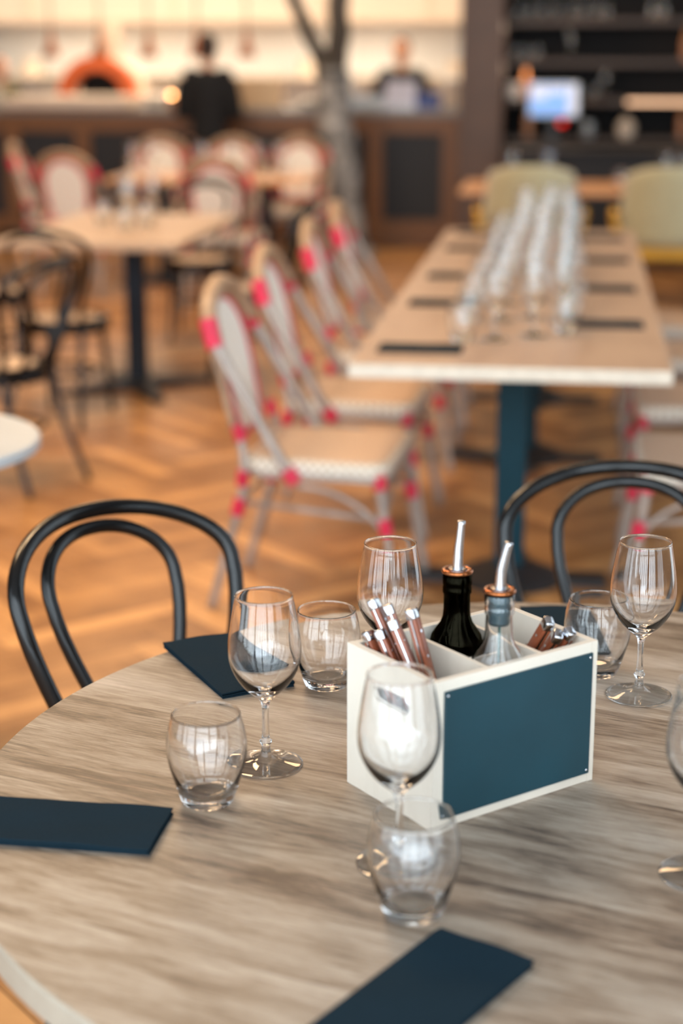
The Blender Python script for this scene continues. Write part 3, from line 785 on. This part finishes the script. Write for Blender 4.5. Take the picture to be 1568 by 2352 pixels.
far_wine = make_wine(28, 1, M['far_glass']); far_tum = make_tumbler(28, 1, M['far_glass'])
rows9 = ['nearest', 'second', 'third', 'fourth', 'fifth', 'sixth', 'seventh', 'eighth', 'farthest']
rr = random.Random(11)
for i in range(9):
    y = 5.10 + .375 * i
    j = lambda a: rr.uniform(-a, a)
    place(far_wine, (-.225 + j(.012), y + j(.03), .7497), 0, 'left wine glass of the %s row on the long table' % rows9[i], 'wine glasses on the long table')
    place(far_wine, (-.120 + j(.010), y + .10 + j(.03), .7497), 0, 'middle wine glass of the %s row on the long table' % rows9[i], 'wine glasses on the long table')
    if i: place(far_wine, (-.022 + j(.010), y - .03 + j(.03), .7497), 0, 'right wine glass of the %s row on the long table' % rows9[i], 'wine glasses on the long table')
    place(far_tum, (-.322 + j(.008), y - .04 + j(.02), .7505), 0, 'tumbler at the left end of the %s row on the long table' % rows9[i], 'tumblers on the long table')
    place(far_tum, (-.008 + j(.010), y + .17 + j(.02), .7505), 0, 'tumbler at the right end of the %s row on the long table' % rows9[i], 'tumblers on the long table')

# ------------------------------------------------------------------ rattan bistro chairs
def make_rattan():
    t = thing('bistro_chair', '', 'chair')          # +x = forward, origin on the floor under the seat
    def bind(parent, p, d, r=.019, l=.045):
        p = Vector(p); d = Vector(d).normalized() * l / 2
        bm = new(); tube(bm, [p - d, p + d], r, 10); obj('binding', bm, M['crimson'], parent, 'angle')
    # outer hoop: from the seat sides up and back over the top
    side = [(-.075, .235, .405), (-.135, .232, .50), (-.200, .226, .61), (-.262, .220, .71), (-.312, .205, .80)]
    top = [(-.338, .165, .872), (-.348, .10, .917), (-.352, 0, .938)]
    pts = [Vector(p) for p in side + top]; pts = pts + [Vector((p.x, -p.y, p.z)) for p in pts[:-1][::-1]]
    bm = new(); tube(bm, smooth_path(pts, 5), .017, 12, flat=1.15); hoop = obj('back_frame', bm, M['grey_tube'], t, True)
    bm = new(); cap = [Vector(p) for p in side[-1:] + top]; cap = cap + [Vector((p.x, -p.y, p.z)) for p in cap[:-1][::-1]]
    tube(bm, smooth_path(cap, 5), .021, 12, flat=1.2); obj('top_wrap', bm, M['tan_tube'], hoop, True)
    for s in (-1, 1):
        bind(hoop, (-.322, s * .200, .815), (-.3, -.25 * s, .8), .026, .085)
        bind(hoop, (-.085, s * .234, .42), (-.6, 0, 1), .023, .045)
    # rear legs rising into the inner back loop
    for s in (-1, 1):
        bm = new(); tube(bm, smooth_path([(-.335, s * .212, 0), (-.285, s * .208, .18), (-.238, s * .203, .35), (-.232, s * .198, .45), (-.252, s * .185, .54)]), .0135, 12); lg = obj('leg', bm, M['grey_tube'], t, True)
        bind(lg, (-.236, s * .203, .40), (.1, 0, 1), .019); bind(lg, (-.248, s * .205, .315), (.25, 0, 1), .020, .05); bind(lg, (-.248, s * .188, .53), (-.25, 0, 1), .019)
        bm = new(); tube(bm, smooth_path([(.165, s * .215, .44), (.190, s * .222, .25), (.235, s * .235, 0)]), .0145, 12); lg = obj('leg', bm, M['grey_tube'], t, True)
        bind(lg, (.168, s * .216, .415), (.1, 0, -1), .021, .05); bind(lg, (.188, s * .222, .28), (.15, 0, -1), .020, .05)
        bm = new(); tube(bm, smooth_path([(-.07, s * .225, .39), (.03, s * .226, .375), (.12, s * .226, .33), (.18, s * .224, .27)]), .0085, 8); obj('brace', bm, M['grey_tube'], t, True)
        bm = new(); tube(bm, smooth_path([(.185, s * .222, .31), (.183, s * .10, .37), (.18, 0, .385)]), .0085, 8); obj('brace', bm, M['grey_tube'], t, True)
    bm = new(); tube(bm, [(-.245, -.20, .33), (-.245, .20, .33)], .009, 8); obj('stretcher', bm, M['grey_tube'], t, True)
    for s in (-1, 1):
        bm = new(); tube(bm, [(-.245, s * .205, .33), (.18, s * .222, .30)], .009, 8); obj('stretcher', bm, M['grey_tube'], t, True)
    # woven back: an arched, slightly curved panel with crimson rim
    outline = []
    n = 26
    for i in range(n + 1):
        a = PI * i / n
        outline.append((.150 * math.cos(a) * (1 if True else 1), .745 + .150 * math.sin(a)))
    outline = [(.118, .505), (.136, .60), (.147, .68)] + outline + [(-.147, .68), (-.136, .60), (-.118, .505)]
    def bx(y, z): return -.245 - (z - .50) * .235 - .25 * (.15 ** 2 - y * y) - .012
    bm = new()
    for dx in (0,):
        rows_ = []
        for z in [.505 + (.895 - .505) * k / 16 for k in range(17)]:
            if z < .745: w = .118 + (.150 - .118) * min(1, (z - .505) / .2)
            else: w = .150 * math.sqrt(max(0, 1 - ((z - .745) / .1505) ** 2))
            rows_.append([(max(w, .004) * (2 * q / 12 - 1), z) for q in range(13)])
        fr = [[bm.verts.new((bx(y, z) + .005, y, z)) for y, z in r] for r in rows_]; bk = [[bm.verts.new((bx(y, z) - .005, y, z)) for y, z in r] for r in rows_]
        for a in range(16):
            for q in range(12):
                bm.faces.new((fr[a][q], fr[a][q + 1], fr[a + 1][q + 1], fr[a + 1][q])); bm.faces.new((bk[a][q], bk[a + 1][q], bk[a + 1][q + 1], bk[a][q + 1]))
            for q in (0, 12): bm.faces.new((fr[a][q], fr[a + 1][q], bk[a + 1][q], bk[a][q]))
        for a in (0, 16):
            for q in range(12): bm.faces.new((fr[a][q], fr[a][q + 1], bk[a][q + 1], bk[a][q]))
    obj('backrest', bm, M['weave'], t, True)
    bm = new(); tube(bm, [(bx(y, z), y, z) for y, z in outline], .0105, 10, closed=True); obj('back_rim', bm, M['crimson'], t, True)
    # outer wrapped arch between rim and hoop
    bm = new(); tube(bm, smooth_path([(-.262, .185, .53), (-.300, .178, .68), (-.325, .172, .77), (-.344, .12, .868), (-.350, 0, .905), (-.344, -.12, .868), (-.325, -.172, .77), (-.300, -.178, .68), (-.262, -.185, .53)], 5), .012, 10); obj('inner_hoop', bm, M['tan_tube'], t, True)
    # seat
    pr = []
    def rc(cx, cyy, r, a0): return [(cx + r * math.cos(math.radians(a0 + 90 * k / 5)), cyy + r * math.sin(math.radians(a0 + 90 * k / 5))) for k in range(6)]
    pr = rc(.145, .195, .05, 0) + rc(-.18, .17, .05, 90) + rc(-.18, -.17, .05, 180) + rc(.145, -.195, .05, 270)
    bm = new(); prism(bm, pr, .425, .462); bmesh.ops.bevel(bm, geom=[e for e in bm.edges if abs(e.verts[0].co.z - e.verts[1].co.z) < 1e-5], offset=.007, segments=2, affect='EDGES'); s_ = obj('seat', bm, M['seat_edge'], t, 'angle'); s_['label'] = 'cream woven seat with tan top'
    bm = new(); prism(bm, [(x * .93 - .001, y * .93) for x, y in pr], .4605, .4665); obj('seat_top', bm, M['seat_weave'], s_)
    bm = new(); tube(bm, [(x * .95, y * .95, .415) for x, y in pr], .011, 8, closed=True); obj('seat_frame', bm, M['grey_tube'], t, True)
    return t
rc0 = make_rattan()
GR = 'woven bistro chairs with red bindings'
for i, (x, y, a, w) in enumerate([
    (-.675, 4.87, -4, 'cream and red woven bistro chair nearest the camera on the left of the long table'),
    (-.69, 5.72, -2, 'second woven bistro chair from the front on the left of the long table'),
    (-.68, 6.66, 0, 'third woven bistro chair from the front on the left of the long table'),
    (-.68, 7.45, 1, 'farthest woven chair left of the long table, in front of the tree trunk'),
    (.40, 4.93, 180, 'nearest woven chair right of the long table, seen through the black hoop'),
    (.42, 5.78, 180, 'second woven bistro chair from the front on the right of the long table'),
    (.45, 6.66, 178, 'third woven bistro chair from the front on the right of the long table'),
    (.45, 7.45, 181, 'farthest woven bistro chair on the right of the long table'),
    (-3.62, 11.95, 8, 'bistro chair seen side on at the left end of the far table row, lit orange'),
    (-3.27, 11.25, 84, 'bistro chair seen from behind on the left of the far tables'),
    (-2.20, 10.70, 92, 'bistro chair seen from behind on the near side of the right far table'),
    (-3.12, 12.55, -88, 'left bistro chair of the three on the far side of the far tables'),
    (-2.60, 12.60, -92, 'middle bistro chair of the three on the far side of the far tables'),
    (-2.08, 12.65, -90, 'right bistro chair of the three on the far side, near the trunk')]):
    place(rc0, (x, y, 0), math.radians(a), w, GR)

# ------------------------------------------------------------------ small rectangular table and far tables
def pedestal_table(label, x, y, w, d, top, colm, pedx=0, pedy=0, base_w=.27, group=None):
    t = thing('pedestal_table', label, 'table', (x, y, 0), 0, group)
    bm = new(); add_box(bm, -w / 2, w / 2, -d / 2, d / 2, .715, .75); bevel_all(bm, .003, 1); obj('tabletop', bm, top, t)
    bm = new(); add_box(bm, pedx - .042, pedx + .042, pedy - .042, pedy + .042, .02, .70); add_box(bm, pedx - .18, pedx + .18, pedy - .18, pedy + .18, .70, .715); obj('column', bm, colm, t)
    bm = new()
    for a in (30, 120, 210, 300):
        c, s = math.cos(math.radians(a)), math.sin(math.radians(a))
        n_ = (-s, c)
        q = [(pedx + c * .02 + n_[0] * .05, pedy + s * .02 + n_[1] * .05), (pedx + c * base_w * 1.25 + n_[0] * .022, pedy + s * base_w * 1.25 + n_[1] * .022), (pedx + c * base_w * 1.25 - n_[0] * .022, pedy + s * base_w * 1.25 - n_[1] * .022), (pedx + c * .02 - n_[0] * .05, pedy + s * .02 - n_[1] * .05)]
        lo = [bm.verts.new((px, py, 0)) for px, py in q]; hi = [bm.verts.new((px, py, z)) for (px, py), z in zip(q, (.06, .02, .02, .06))]
        bm.faces.new(lo); bm.faces.new(hi)
        for i in range(4): j_ = (i + 1) % 4; bm.faces.new((lo[i], lo[j_], hi[j_], hi[i]))
    obj('base', bm, M['black_iron'], t)
    return t
pedestal_table('rectangular wooden table on a black pedestal, set with glasses, left of the woven chairs', -2.19, 8.22, .86, 1.45, M['sq_top'], M['navy_iron'], .12, -.3, .30)
for (x, y, w) in ((-2.30, 8.62, 'wine glass at the back left of the small rectangular table'), (-2.22, 8.42, 'wine glass at the front of the cluster on the small rectangular table'), (-2.16, 8.66, 'wine glass at the back right of the small rectangular table')):
    place(far_wine, (x, y, .7497), 0, w, 'glasses on the small rectangular table')
for (x, y, w) in ((-2.34, 8.36, 'tumbler at the left of the cluster on the small rectangular table'), (-2.10, 8.28, 'tumbler at the right of the cluster on the small rectangular table'), (-2.16, 8.10, 'tumbler nearest the edge on the small rectangular table')):
    place(far_tum, (x, y, .7505), 0, w, 'glasses on the small rectangular table')
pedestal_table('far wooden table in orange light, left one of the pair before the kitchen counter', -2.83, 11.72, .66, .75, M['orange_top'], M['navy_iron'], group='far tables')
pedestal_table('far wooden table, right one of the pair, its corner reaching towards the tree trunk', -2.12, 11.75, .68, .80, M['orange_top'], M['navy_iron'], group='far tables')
for k, (x, y, w) in enumerate(((-3.03, 11.62, 'left end of the left far table'), (-2.93, 11.75, 'left far table, second from its left end'), (-2.60, 11.80, 'right end of the left far table'), (-2.52, 11.60, 'right far corner of the left far table, beside its neighbour'), (-2.36, 11.75, 'left end of the right far table'), (-2.16, 11.70, 'middle of the right far table'), (-2.05, 11.85, 'right of the middle of the right far table'))):
    place(far_wine, (x, y, .7497), 0, 'blurred wine glass, ' + w, 'glasses on the far tables')
for k, (x, y, w) in enumerate(((-3.0, 11.48, 'near left corner of the left far table'), (-2.24, 11.52, 'near edge of the right far table'), (-1.98, 11.62, 'near right corner of the right far table'))):
    place(far_tum, (x, y, .7505), 0, 'blurred tumbler, ' + w, 'glasses on the far tables')

# tables before the bar
def bar_table(label, x, w):
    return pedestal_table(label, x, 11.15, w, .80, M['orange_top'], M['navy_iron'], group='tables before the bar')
bar_table('orange wooden table before the bar, behind the left green chair', -.18, 1.08)
bar_table('orange wooden table before the bar, at the right edge behind the right green chair', 1.02, 1.08)
for (x, y, w) in ((-.405, 10.95, 'above the left shoulder of the left green chair'), (-.175, 10.95, 'above the right shoulder of the left green chair'), (.56, 10.95, 'left one above the right green chair'), (.68, 11.02, 'at the right edge above the right green chair')):
    place(far_wine, (x, y, .7497), 0, 'wine glass before the bar ' + w, 'glasses on the tables before the bar')
for (x, y, w) in ((-.52, 10.90, 'left of the left green chair'), (-.06, 10.88, 'right of the left green chair'), (.28, 10.95, 'left of the right green chair')):
    place(far_tum, (x, y, .7505), 0, 'tumbler on the orange bar table, ' + w, 'glasses on the tables before the bar')

def make_armchair():
    t = thing('velvet_chair', '', 'chair')          # faces +y
    bm = new()
    n = 16; fr = []; bk = []
    for k in range(9):
        z = .50 + (.955 - .50) * k / 8
        w = .285 - .05 * (k / 8) ** 2
        if k == 8: w *= .86
        fr.append([]); bk.append([])
        for i in range(n + 1):
            u = 2 * i / n - 1
            x = w * u; y = -.245 - .06 * (z - .5) + .20 * abs(u) ** 2.4
            zz = z if k < 8 else z - .035 * abs(u) ** 3
            fr[-1].append(bm.verts.new((x * .92, y + .03, zz))); bk[-1].append(bm.verts.new((x, y - .02, zz)))
    for k in range(8):
        for i in range(n):
            bm.faces.new((fr[k][i], fr[k][i + 1], fr[k + 1][i + 1], fr[k + 1][i])); bm.faces.new((bk[k][i], bk[k + 1][i], bk[k + 1][i + 1], bk[k][i + 1]))
        for i in (0, n): bm.faces.new((fr[k][i], bk[k][i], bk[k + 1][i], fr[k + 1][i]))
    for k in (0, 8):
        for i in range(n): bm.faces.new((fr[k][i], fr[k][i + 1], bk[k][i + 1], bk[k][i]))
    obj('backrest', bm, M['velvet'], t, True)
    bm = new(); add_box(bm, -.24, .24, -.22, .24, .42, .49); bevel_all(bm, .025, 3); obj('seat', bm, M['mustard'], t, 'angle')
    for s in (-1, 1):
        bm = new(); tube(bm, smooth_path([(s * .27, -.10, .50), (s * .30, -.06, .62), (s * .31, .02, .67), (s * .30, .12, .66)]), .024, 10); obj('armrest', bm, M['mustard'], t, True)
        bm = new(); ellipsoid(bm, (s * .305, -.12, .675), (.032, .04, .032), 12); obj('arm_knob', bm, M['brass'], t, True)
        for y in (-.18, .19):
            bm = new(); tube(bm, [(s * .20, y, .43), (s * .23, y * 1.15, 0)], [.018, .011], 10); obj('leg', bm, M['black_wood'], t, True)
    return t
ac = make_armchair()
place(ac, (-.255, 10.15, 0), 0, 'sage green velvet chair behind the rows of glasses at the end of the long table', 'green velvet chairs')
place(ac, (.535, 10.15, 0), 0, 'sage green velvet chair with mustard seat at the right edge of the picture', 'green velvet chairs')

# ------------------------------------------------------------------ bar
t = thing('bar_counter', 'dark slate bar counter in front of the bottle shelves', 'counter', (0, 13.1, 0))
bm = new(); add_box(bm, -.52, 2.9, 0, .45, 0, .82); obj('front', bm, M['bar_slate'], t)
bm = new(); add_box(bm, -.55, 2.9, -.04, .5, .82, .86); bevel_all(bm, .004, 1); obj('worktop', bm, M['bar_slate'], t)
t = thing('bar_shelving', 'dark wooden shelves on the back wall of the bar', 'shelves', (0, 14.1, 0))
SZ = {'top': 1.82, 'second': 1.505, 'third': 1.205, 'low': .90}
for z in SZ.values():
    bm = new(); add_box(bm, -.58, 2.9, 0, .42, z - .04, z); obj('shelf', bm, M['shelf_wood'], t)
bm = new(); add_box(bm, -.58, 2.9, 0, .42, 2.2, 2.3); obj('shelf', bm, M['shelf_wood'], t)
for x in (-.62, 1.5, 2.9):
    bm = new(); add_box(bm, x, x + .04, 0, .42, 0, 2.3); obj('upright', bm, M['bar_dark'], t)
bm = new(); add_box(bm, .38, 1.4, -.006, -.001, 1.168, 1.20); s_ = obj('led_strip', bm, M['led'], t); s_['label'] = 'warm glowing strip on the third shelf edge'
area('shelf_fill', (1.0, 14.25, 1.77), (0, 0, 0), 1.0, .1, 1.6, (1, .7, .45)); area('shelf_fill', (1.0, 14.25, 1.46), (0, 0, 0), 1.0, .1, 1.2, (1, .7, .45))  # added fill without fixtures, brightens the shelf boards at the right
for x, z in ((-.15, 2.15), (.6, 2.15), (-.3, 1.77), (-.3, 1.45)): area('shelf_fill', (x, 14.16, z), (math.radians(-20), 0, 0), .5, .05, 2.2, (1, .72, .5))  # more added fill, put in to raise glints on the shelf glasses
ord8 = ['first', 'second', 'third', 'fourth', 'fifth', 'sixth', 'seventh', 'eighth']
for i, x in enumerate((-.50, -.41, -.31, -.20, -.07, .02, .12, .20)):
    place(far_tum, (x, 14.2 + (i % 2) * .05, SZ['top'] + .0005), 0, '%s tumbler from the left on the top bar shelf' % ord8[i], 'glasses on the bar shelves')
for i, (x, y, w) in enumerate(((.55, 14.15, 'front left glass of four at the right end of the top bar shelf'), (.64, 14.15, 'front right glass of four at the right end of the top bar shelf'), (.55, 14.27, 'rear left glass of four at the right end of the top bar shelf'), (.64, 14.27, 'rear right glass of four at the right end of the top bar shelf'))):
    place(far_tum, (x, y, SZ['top'] + .0005), 0, w, 'glasses on the bar shelves')
for i, x in enumerate((-.52, -.43, -.34)):
    place(far_tum, (x, 14.2, SZ['second'] + .0005), 0, '%s of three tumblers at the left end of the second bar shelf' % ['left', 'middle', 'right'][i], 'glasses on the bar shelves')
place(far_wine, (-.08, 14.25, SZ['second']), 0, 'lone wine glass on the second bar shelf', 'glasses on the bar shelves')
def bottle_bm(r=.036, h=.26):
    bm = new(); lathe(bm, [(0, 0), (r, 0), (r, h * .55), (r * .8, h * .66), (r * .36, h * .76), (r * .34, h * .95), (r * .42, h * .96), (r * .42, h), (0, h)], 20); return bm
bproto = tag(obj('liqueur_bottle', bottle_bm(), M['bottle_brown'], None, 'angle'), '', 'bottle')
place(bproto, (-.43, 14.2, SZ['third']), 0, 'amber bottle on the third bar shelf left of the till screen', 'bottles on the bar shelves')
o = place(bproto, (-.40, 14.2, SZ['low']), 0, 'amber bottle low on the bar shelves behind the till screen', 'bottles on the bar shelves')
place(bproto, (.83, 14.2, SZ['low']), 0, 'amber bottle on the lowest bar shelf at the right edge', 'bottles on the bar shelves')
place(bproto, (.83, 14.2, SZ['second']), 0, 'amber bottle on the second bar shelf at the right edge', 'bottles on the bar shelves')
bm = new(); lathe(bm, [(0, 0), (.05, 0), (.056, .12), (.05, .12), (.044, .01), (0, .01)], 20); simple('ice_bucket', 'small pale bucket at the left end of the third bar shelf', 'bucket', bm, M['white_ceramic'], (-.525, 14.2, SZ['third']), smooth='angle')
place(far_wine, (.205, 14.2, SZ['third']), 0, 'wine glass on the third bar shelf right of the till screen', 'glasses on the bar shelves')
place(far_tum, (.13, 14.2, SZ['third'] + .0005), 0, 'tumbler beside the wine glass on the third bar shelf', 'glasses on the bar shelves')
bm = new(); lathe(bm, [(0, 0), (.05, 0), (.075, .05), (.07, .11), (.04, .14), (.02, .16), (0, .165)], 24); simple('storage_jar', 'rounded cream jar on the lowest bar shelf right of the till screen', 'jar', bm, M['ledge'], (.385, 14.2, SZ['low']), smooth='angle')
bm = new(); lathe(bm, [(0, 0), (.045, 0), (.06, .06), (.05, .12), (0, .13)], 24); simple('storage_jar', 'grey jar on the lowest bar shelf behind the till', 'jar', bm, M['grey_metal'], (.08, 14.25, SZ['low']), smooth='angle')
t = thing('till_screen', 'till with glowing blue screen standing on the bar counter', 'till', (-.19, 13.35, .86))
bm = new(); add_box(bm, -.09, .09, -.05, .07, 0, .02); bevel_all(bm, .004); add_box(bm, -.03, .03, .0, .03, .02, .30); obj('stand', bm, M['black_iron'], t)
bm = new(); add_box(bm, -.19, .19, -.012, .012, .235, .485); bevel_all(bm, .004); s_ = obj('bezel', bm, M['grey_metal'], t)
bm = new(); add_box(bm, -.175, .105, -.0145, -.0125, .25, .47); obj('screen', bm, M['screen'], s_)
bm = new()
for (a, b_, c, d) in ((.11, .172, .25, .35), (.11, .172, .36, .47), (-.165, -.05, .37, .46), (-.04, .09, .41, .46)): add_box(bm, a, b_, -.0165, -.0148, c, d)
obj('screen_tile', bm, M['screen_light'], s_)
bm = new(); ellipsoid(bm, (.07, -.03, .19), (.030, .02, .020), 12); s_ = obj('indicator', bm, M['red_glow'], t, True); s_['label'] = 'red glowing indicator'

# ------------------------------------------------------------------ tree trunk
t = thing('birch_tree', 'grey birch trunk forking into two limbs in front of the kitchen counter', 'tree', (-1.745, 13.25, 0))
def rough_tube(pts, rs, seg, seed, amp=.012):
    bm = new(); tube(bm, smooth_path(pts, 8), rs, seg)
    r = random.Random(seed); ph = [r.uniform(0, 6) for _ in range(6)]
    for v in bm.verts:
        v.co += Vector((math.sin(v.co.z * 9 + ph[0]) + math.sin(v.co.z * 23 + v.co.y * 30 + ph[1]), math.sin(v.co.z * 11 + ph[2] + v.co.x * 25), 0)) * amp * .5
    return bm
bm = rough_tube([(.02, 0, 0), (-.02, 0, .30), (-.055, 0, .62), (-.095, 0, 1.0), (-.120, 0, 1.30), (-.125, 0, 1.45)], [.185, .145, .14, .14, .135, .13, .125, .11], 20, 1)
obj('trunk', bm, M['bark'], t, True)
bm = rough_tube([(-.125, 0, 1.36), (-.085, .0, 1.62), (-.072, 0, 1.95), (-.05, 0, 2.6), (.02, .05, 3.9)], [.105, .085, .08, .075, .05], 18, 2); obj('limb', bm, M['dark_bark'], t, True)
bm = rough_tube([(-.15, 0, 1.34), (-.235, 0, 1.56), (-.325, 0, 1.76), (-.43, 0, 2.0), (-.52, -.05, 2.5), (-.8, -.1, 3.8)], [.085, .060, .052, .048, .03], 16, 3); obj('limb', bm, M['dark_bark'], t, True)

# ------------------------------------------------------------------ people
def remeshed(name, bm, m, parent, vox):
    o = obj(name, bm, m, parent)
    r = o.modifiers.new('r', 'REMESH'); r.mode = 'VOXEL'; r.voxel_size = vox; r.use_smooth_shade = True
    s = o.modifiers.new('s', 'SMOOTH'); s.factor = .5; s.iterations = 4
    me = bpy.data.meshes.new_from_object(o.evaluated_get(bpy.context.evaluated_depsgraph_get()))
    o.modifiers.clear(); o.data = me
    me.polygons.foreach_set('use_smooth', [True] * len(me.polygons))
    return o
def person(label, loc, rz, H, arm_l, arm_r, cloth, legs_cloth, head_tilt=0., hair_long=False):
    """local: faces -y. arm_*: (elbow, wrist) positions; H = standing height"""
    t = thing('person', label, 'person', loc, rz)
    k = H / 1.75
    V = lambda x, y, z: Vector((x * k, y * k, z * k))
    bm = new()
    tube(bm, [V(0, 0, .90), V(0, 0, 1.02), V(0, .01, 1.15), V(0, .015, 1.30), V(0, .01, 1.40), V(0, .0, 1.46)], [.135 * k, .125 * k, .125 * k, .15 * k, .13 * k, .06 * k], 20, flat=1.0)
    for v in bm.verts: v.co.y *= .68
    tube(bm, [V(0, 0, 1.42), V(0, -.012, 1.56)], .052 * k, 14)
    hc = V(0, -.03, 1.645); ct = math.sin(head_tilt)
    ellipsoid(bm, hc, (.074 * k, .092 * k, .11 * k), 20); ellipsoid(bm, hc + V(0, -.03, -.06), (.052 * k, .055 * k, .055 * k), 16)
    ellipsoid(bm, hc + V(0, -.095, -.022), (.011 * k, .018 * k, .022 * k), 8); ellipsoid(bm, hc + V(0, -.083, -.062), (.022 * k, .008 * k, .008 * k), 8)
    for s in (-1, 1):
        ellipsoid(bm, hc + V(s * .076, .005, -.012), (.008 * k, .018 * k, .028 * k), 8); ellipsoid(bm, hc + V(s * .030, -.080, .004), (.015 * k, .010 * k, .008 * k), 8)
        tube(bm, [V(s * .09, 0, .93), V(s * .10, -.01, .50), V(s * .10, .02, .08)], [.085 * k, .058 * k, .040 * k], 14)
        tube(bm, [V(s * .10, .05, .035), V(s * .11, -.14, .025)], [.034 * k, .026 * k], 10)
        sh = V(s * .185, .01, 1.40); el, wr = (arm_l if s < 0 else arm_r)
        el = V(*el); wr = V(*wr)
        tube(bm, [V(s * .10, .01, 1.42), sh], [.06 * k, .056 * k], 12)
        tube(bm, [sh, sh.lerp(el, .5), el, el.lerp(wr, .4), wr], [.052 * k, .046 * k, .038 * k, .036 * k, .026 * k], 14)
        d = (wr - el).normalized(); side = d.cross(Vector((0, 0, 1))).normalized() if abs(d.z) < .95 else Vector((1, 0, 0)); dn = d.cross(side).normalized()
        if dn.z > 0: dn = -dn
        tube(bm, [wr, wr + d * .045 * k, wr + d * .085 * k], [.028 * k, .036 * k, .032 * k], 12, flat=.6)
        for q, (off, ln) in enumerate(((-.027, .066), (-.009, .075), (.009, .070), (.027, .055))):
            p0 = wr + d * .075 * k + side * off * k; p1 = p0 + d * ln * .5 * k + dn * .006; p2 = p1 + d * ln * .32 * k + dn * .022 * k
            tube(bm, [p0, p1, p2], [.0092, .0085, .0078], 8)
        p0 = wr + d * .03 * k - side * s * .030 * k; tube(bm, [p0, p0 + d * .03 * k - side * s * .022 * k, p0 + d * .058 * k - side * s * .026 * k], [.011, .010, .009], 8)
    remeshed('body', bm, M['skin'], t, .0075)
    # clothes follow the body, slightly larger
    bm = new()
    tube(bm, [V(0, 0, .86), V(0, 0, .90), V(0, 0, 1.02), V(0, .01, 1.15), V(0, .015, 1.30), V(0, .01, 1.41), V(0, 0, 1.475)], [.16 * k, .16 * k, .148 * k, .15 * k, .172 * k, .148 * k, .066 * k], 24)
    for v in bm.verts: v.co.y *= .72
    for s in (-1, 1):
        sh = V(s * .185, .01, 1.40); el, wr = (arm_l if s < 0 else arm_r); el = V(*el); wr = V(*wr)
        tube(bm, [V(s * .09, .01, 1.425), V(s * .15, .01, 1.425), sh], [.066 * k, .068 * k, .064 * k], 14)
        end = el.lerp(wr, .97) if not hair_long else sh.lerp(el, .75)
        if not hair_long: tube(bm, [sh, sh.lerp(el, .5), el, end], [.066 * k, .070 * k, .062 * k, .045 * k], 14)
        else: tube(bm, [sh, sh.lerp(el, .4), end], [.064 * k, .060 * k, .056 * k], 14)
    remeshed('shirt', bm, cloth, t, .011)
    bm = new()
    tube(bm, [V(0, 0, .82), V(0, 0, .95)], [.15 * k, .155 * k], 20)
    for v in bm.verts: v.co.y *= .78
    for s in (-1, 1): tube(bm, [V(s * .088, 0, .90), V(s * .10, -.01, .50), V(s * .10, .02, .10)], [.098 * k, .074 * k, .062 * k], 16)
    remeshed('trousers', bm, legs_cloth, t, .012)
    bm = new()
    for s in (-1, 1):
        tube(bm, [V(s * .10, .065, .042), V(s * .105, -.04, .044), V(s * .112, -.16, .032)], [.046 * k, .048 * k, .036 * k], 12)
    for v in bm.verts: v.co.z = max(v.co.z, 0)
    remeshed('shoes', bm, M['black_cloth'], t, .009)
    bm = new()
    ellipsoid(bm, hc + V(0, .024, .026), (.084 * k, .088 * k, .104 * k), 20); ellipsoid(bm, hc + V(0, .045, -.03), (.070 * k, .062 * k, .075 * k), 16)
    if hair_long:
        ellipsoid(bm, hc + V(0, .085, .05), (.04 * k, .045 * k, .045 * k), 14)
    remeshed('hair', bm, M['hair'], t, .009)
    return t
person('person in a black shirt standing at the kitchen counter with back to the camera', (-2.94, 13.72, 0), PI, 1.70, ((-.235, .0, 1.13), (-.10, -.22, 1.08)), ((.235, .0, 1.13), (.09, -.22, 1.09)), M['black_cloth'], M['black_cloth'])
person('person with brown hair and dark top behind the counter, head bent, right of the tree', (-1.56, 15.45, 0), math.radians(0), 1.68, ((-.25, -.10, 1.16), (-.09, -.24, 1.20)), ((.24, -.08, 1.15), (.08, -.25, 1.16)), M['black_cloth'], M['black_cloth'], hair_long=True)
person('person in dark clothes barely visible at the left edge behind the counter', (-5.30, 15.6, 0), math.radians(40), 1.52, ((-.27, -.02, 1.12), (-.20, -.24, 1.12)), ((.27, -.02, 1.12), (.18, -.24, 1.12)), M['olive_cloth'], M['black_cloth'])
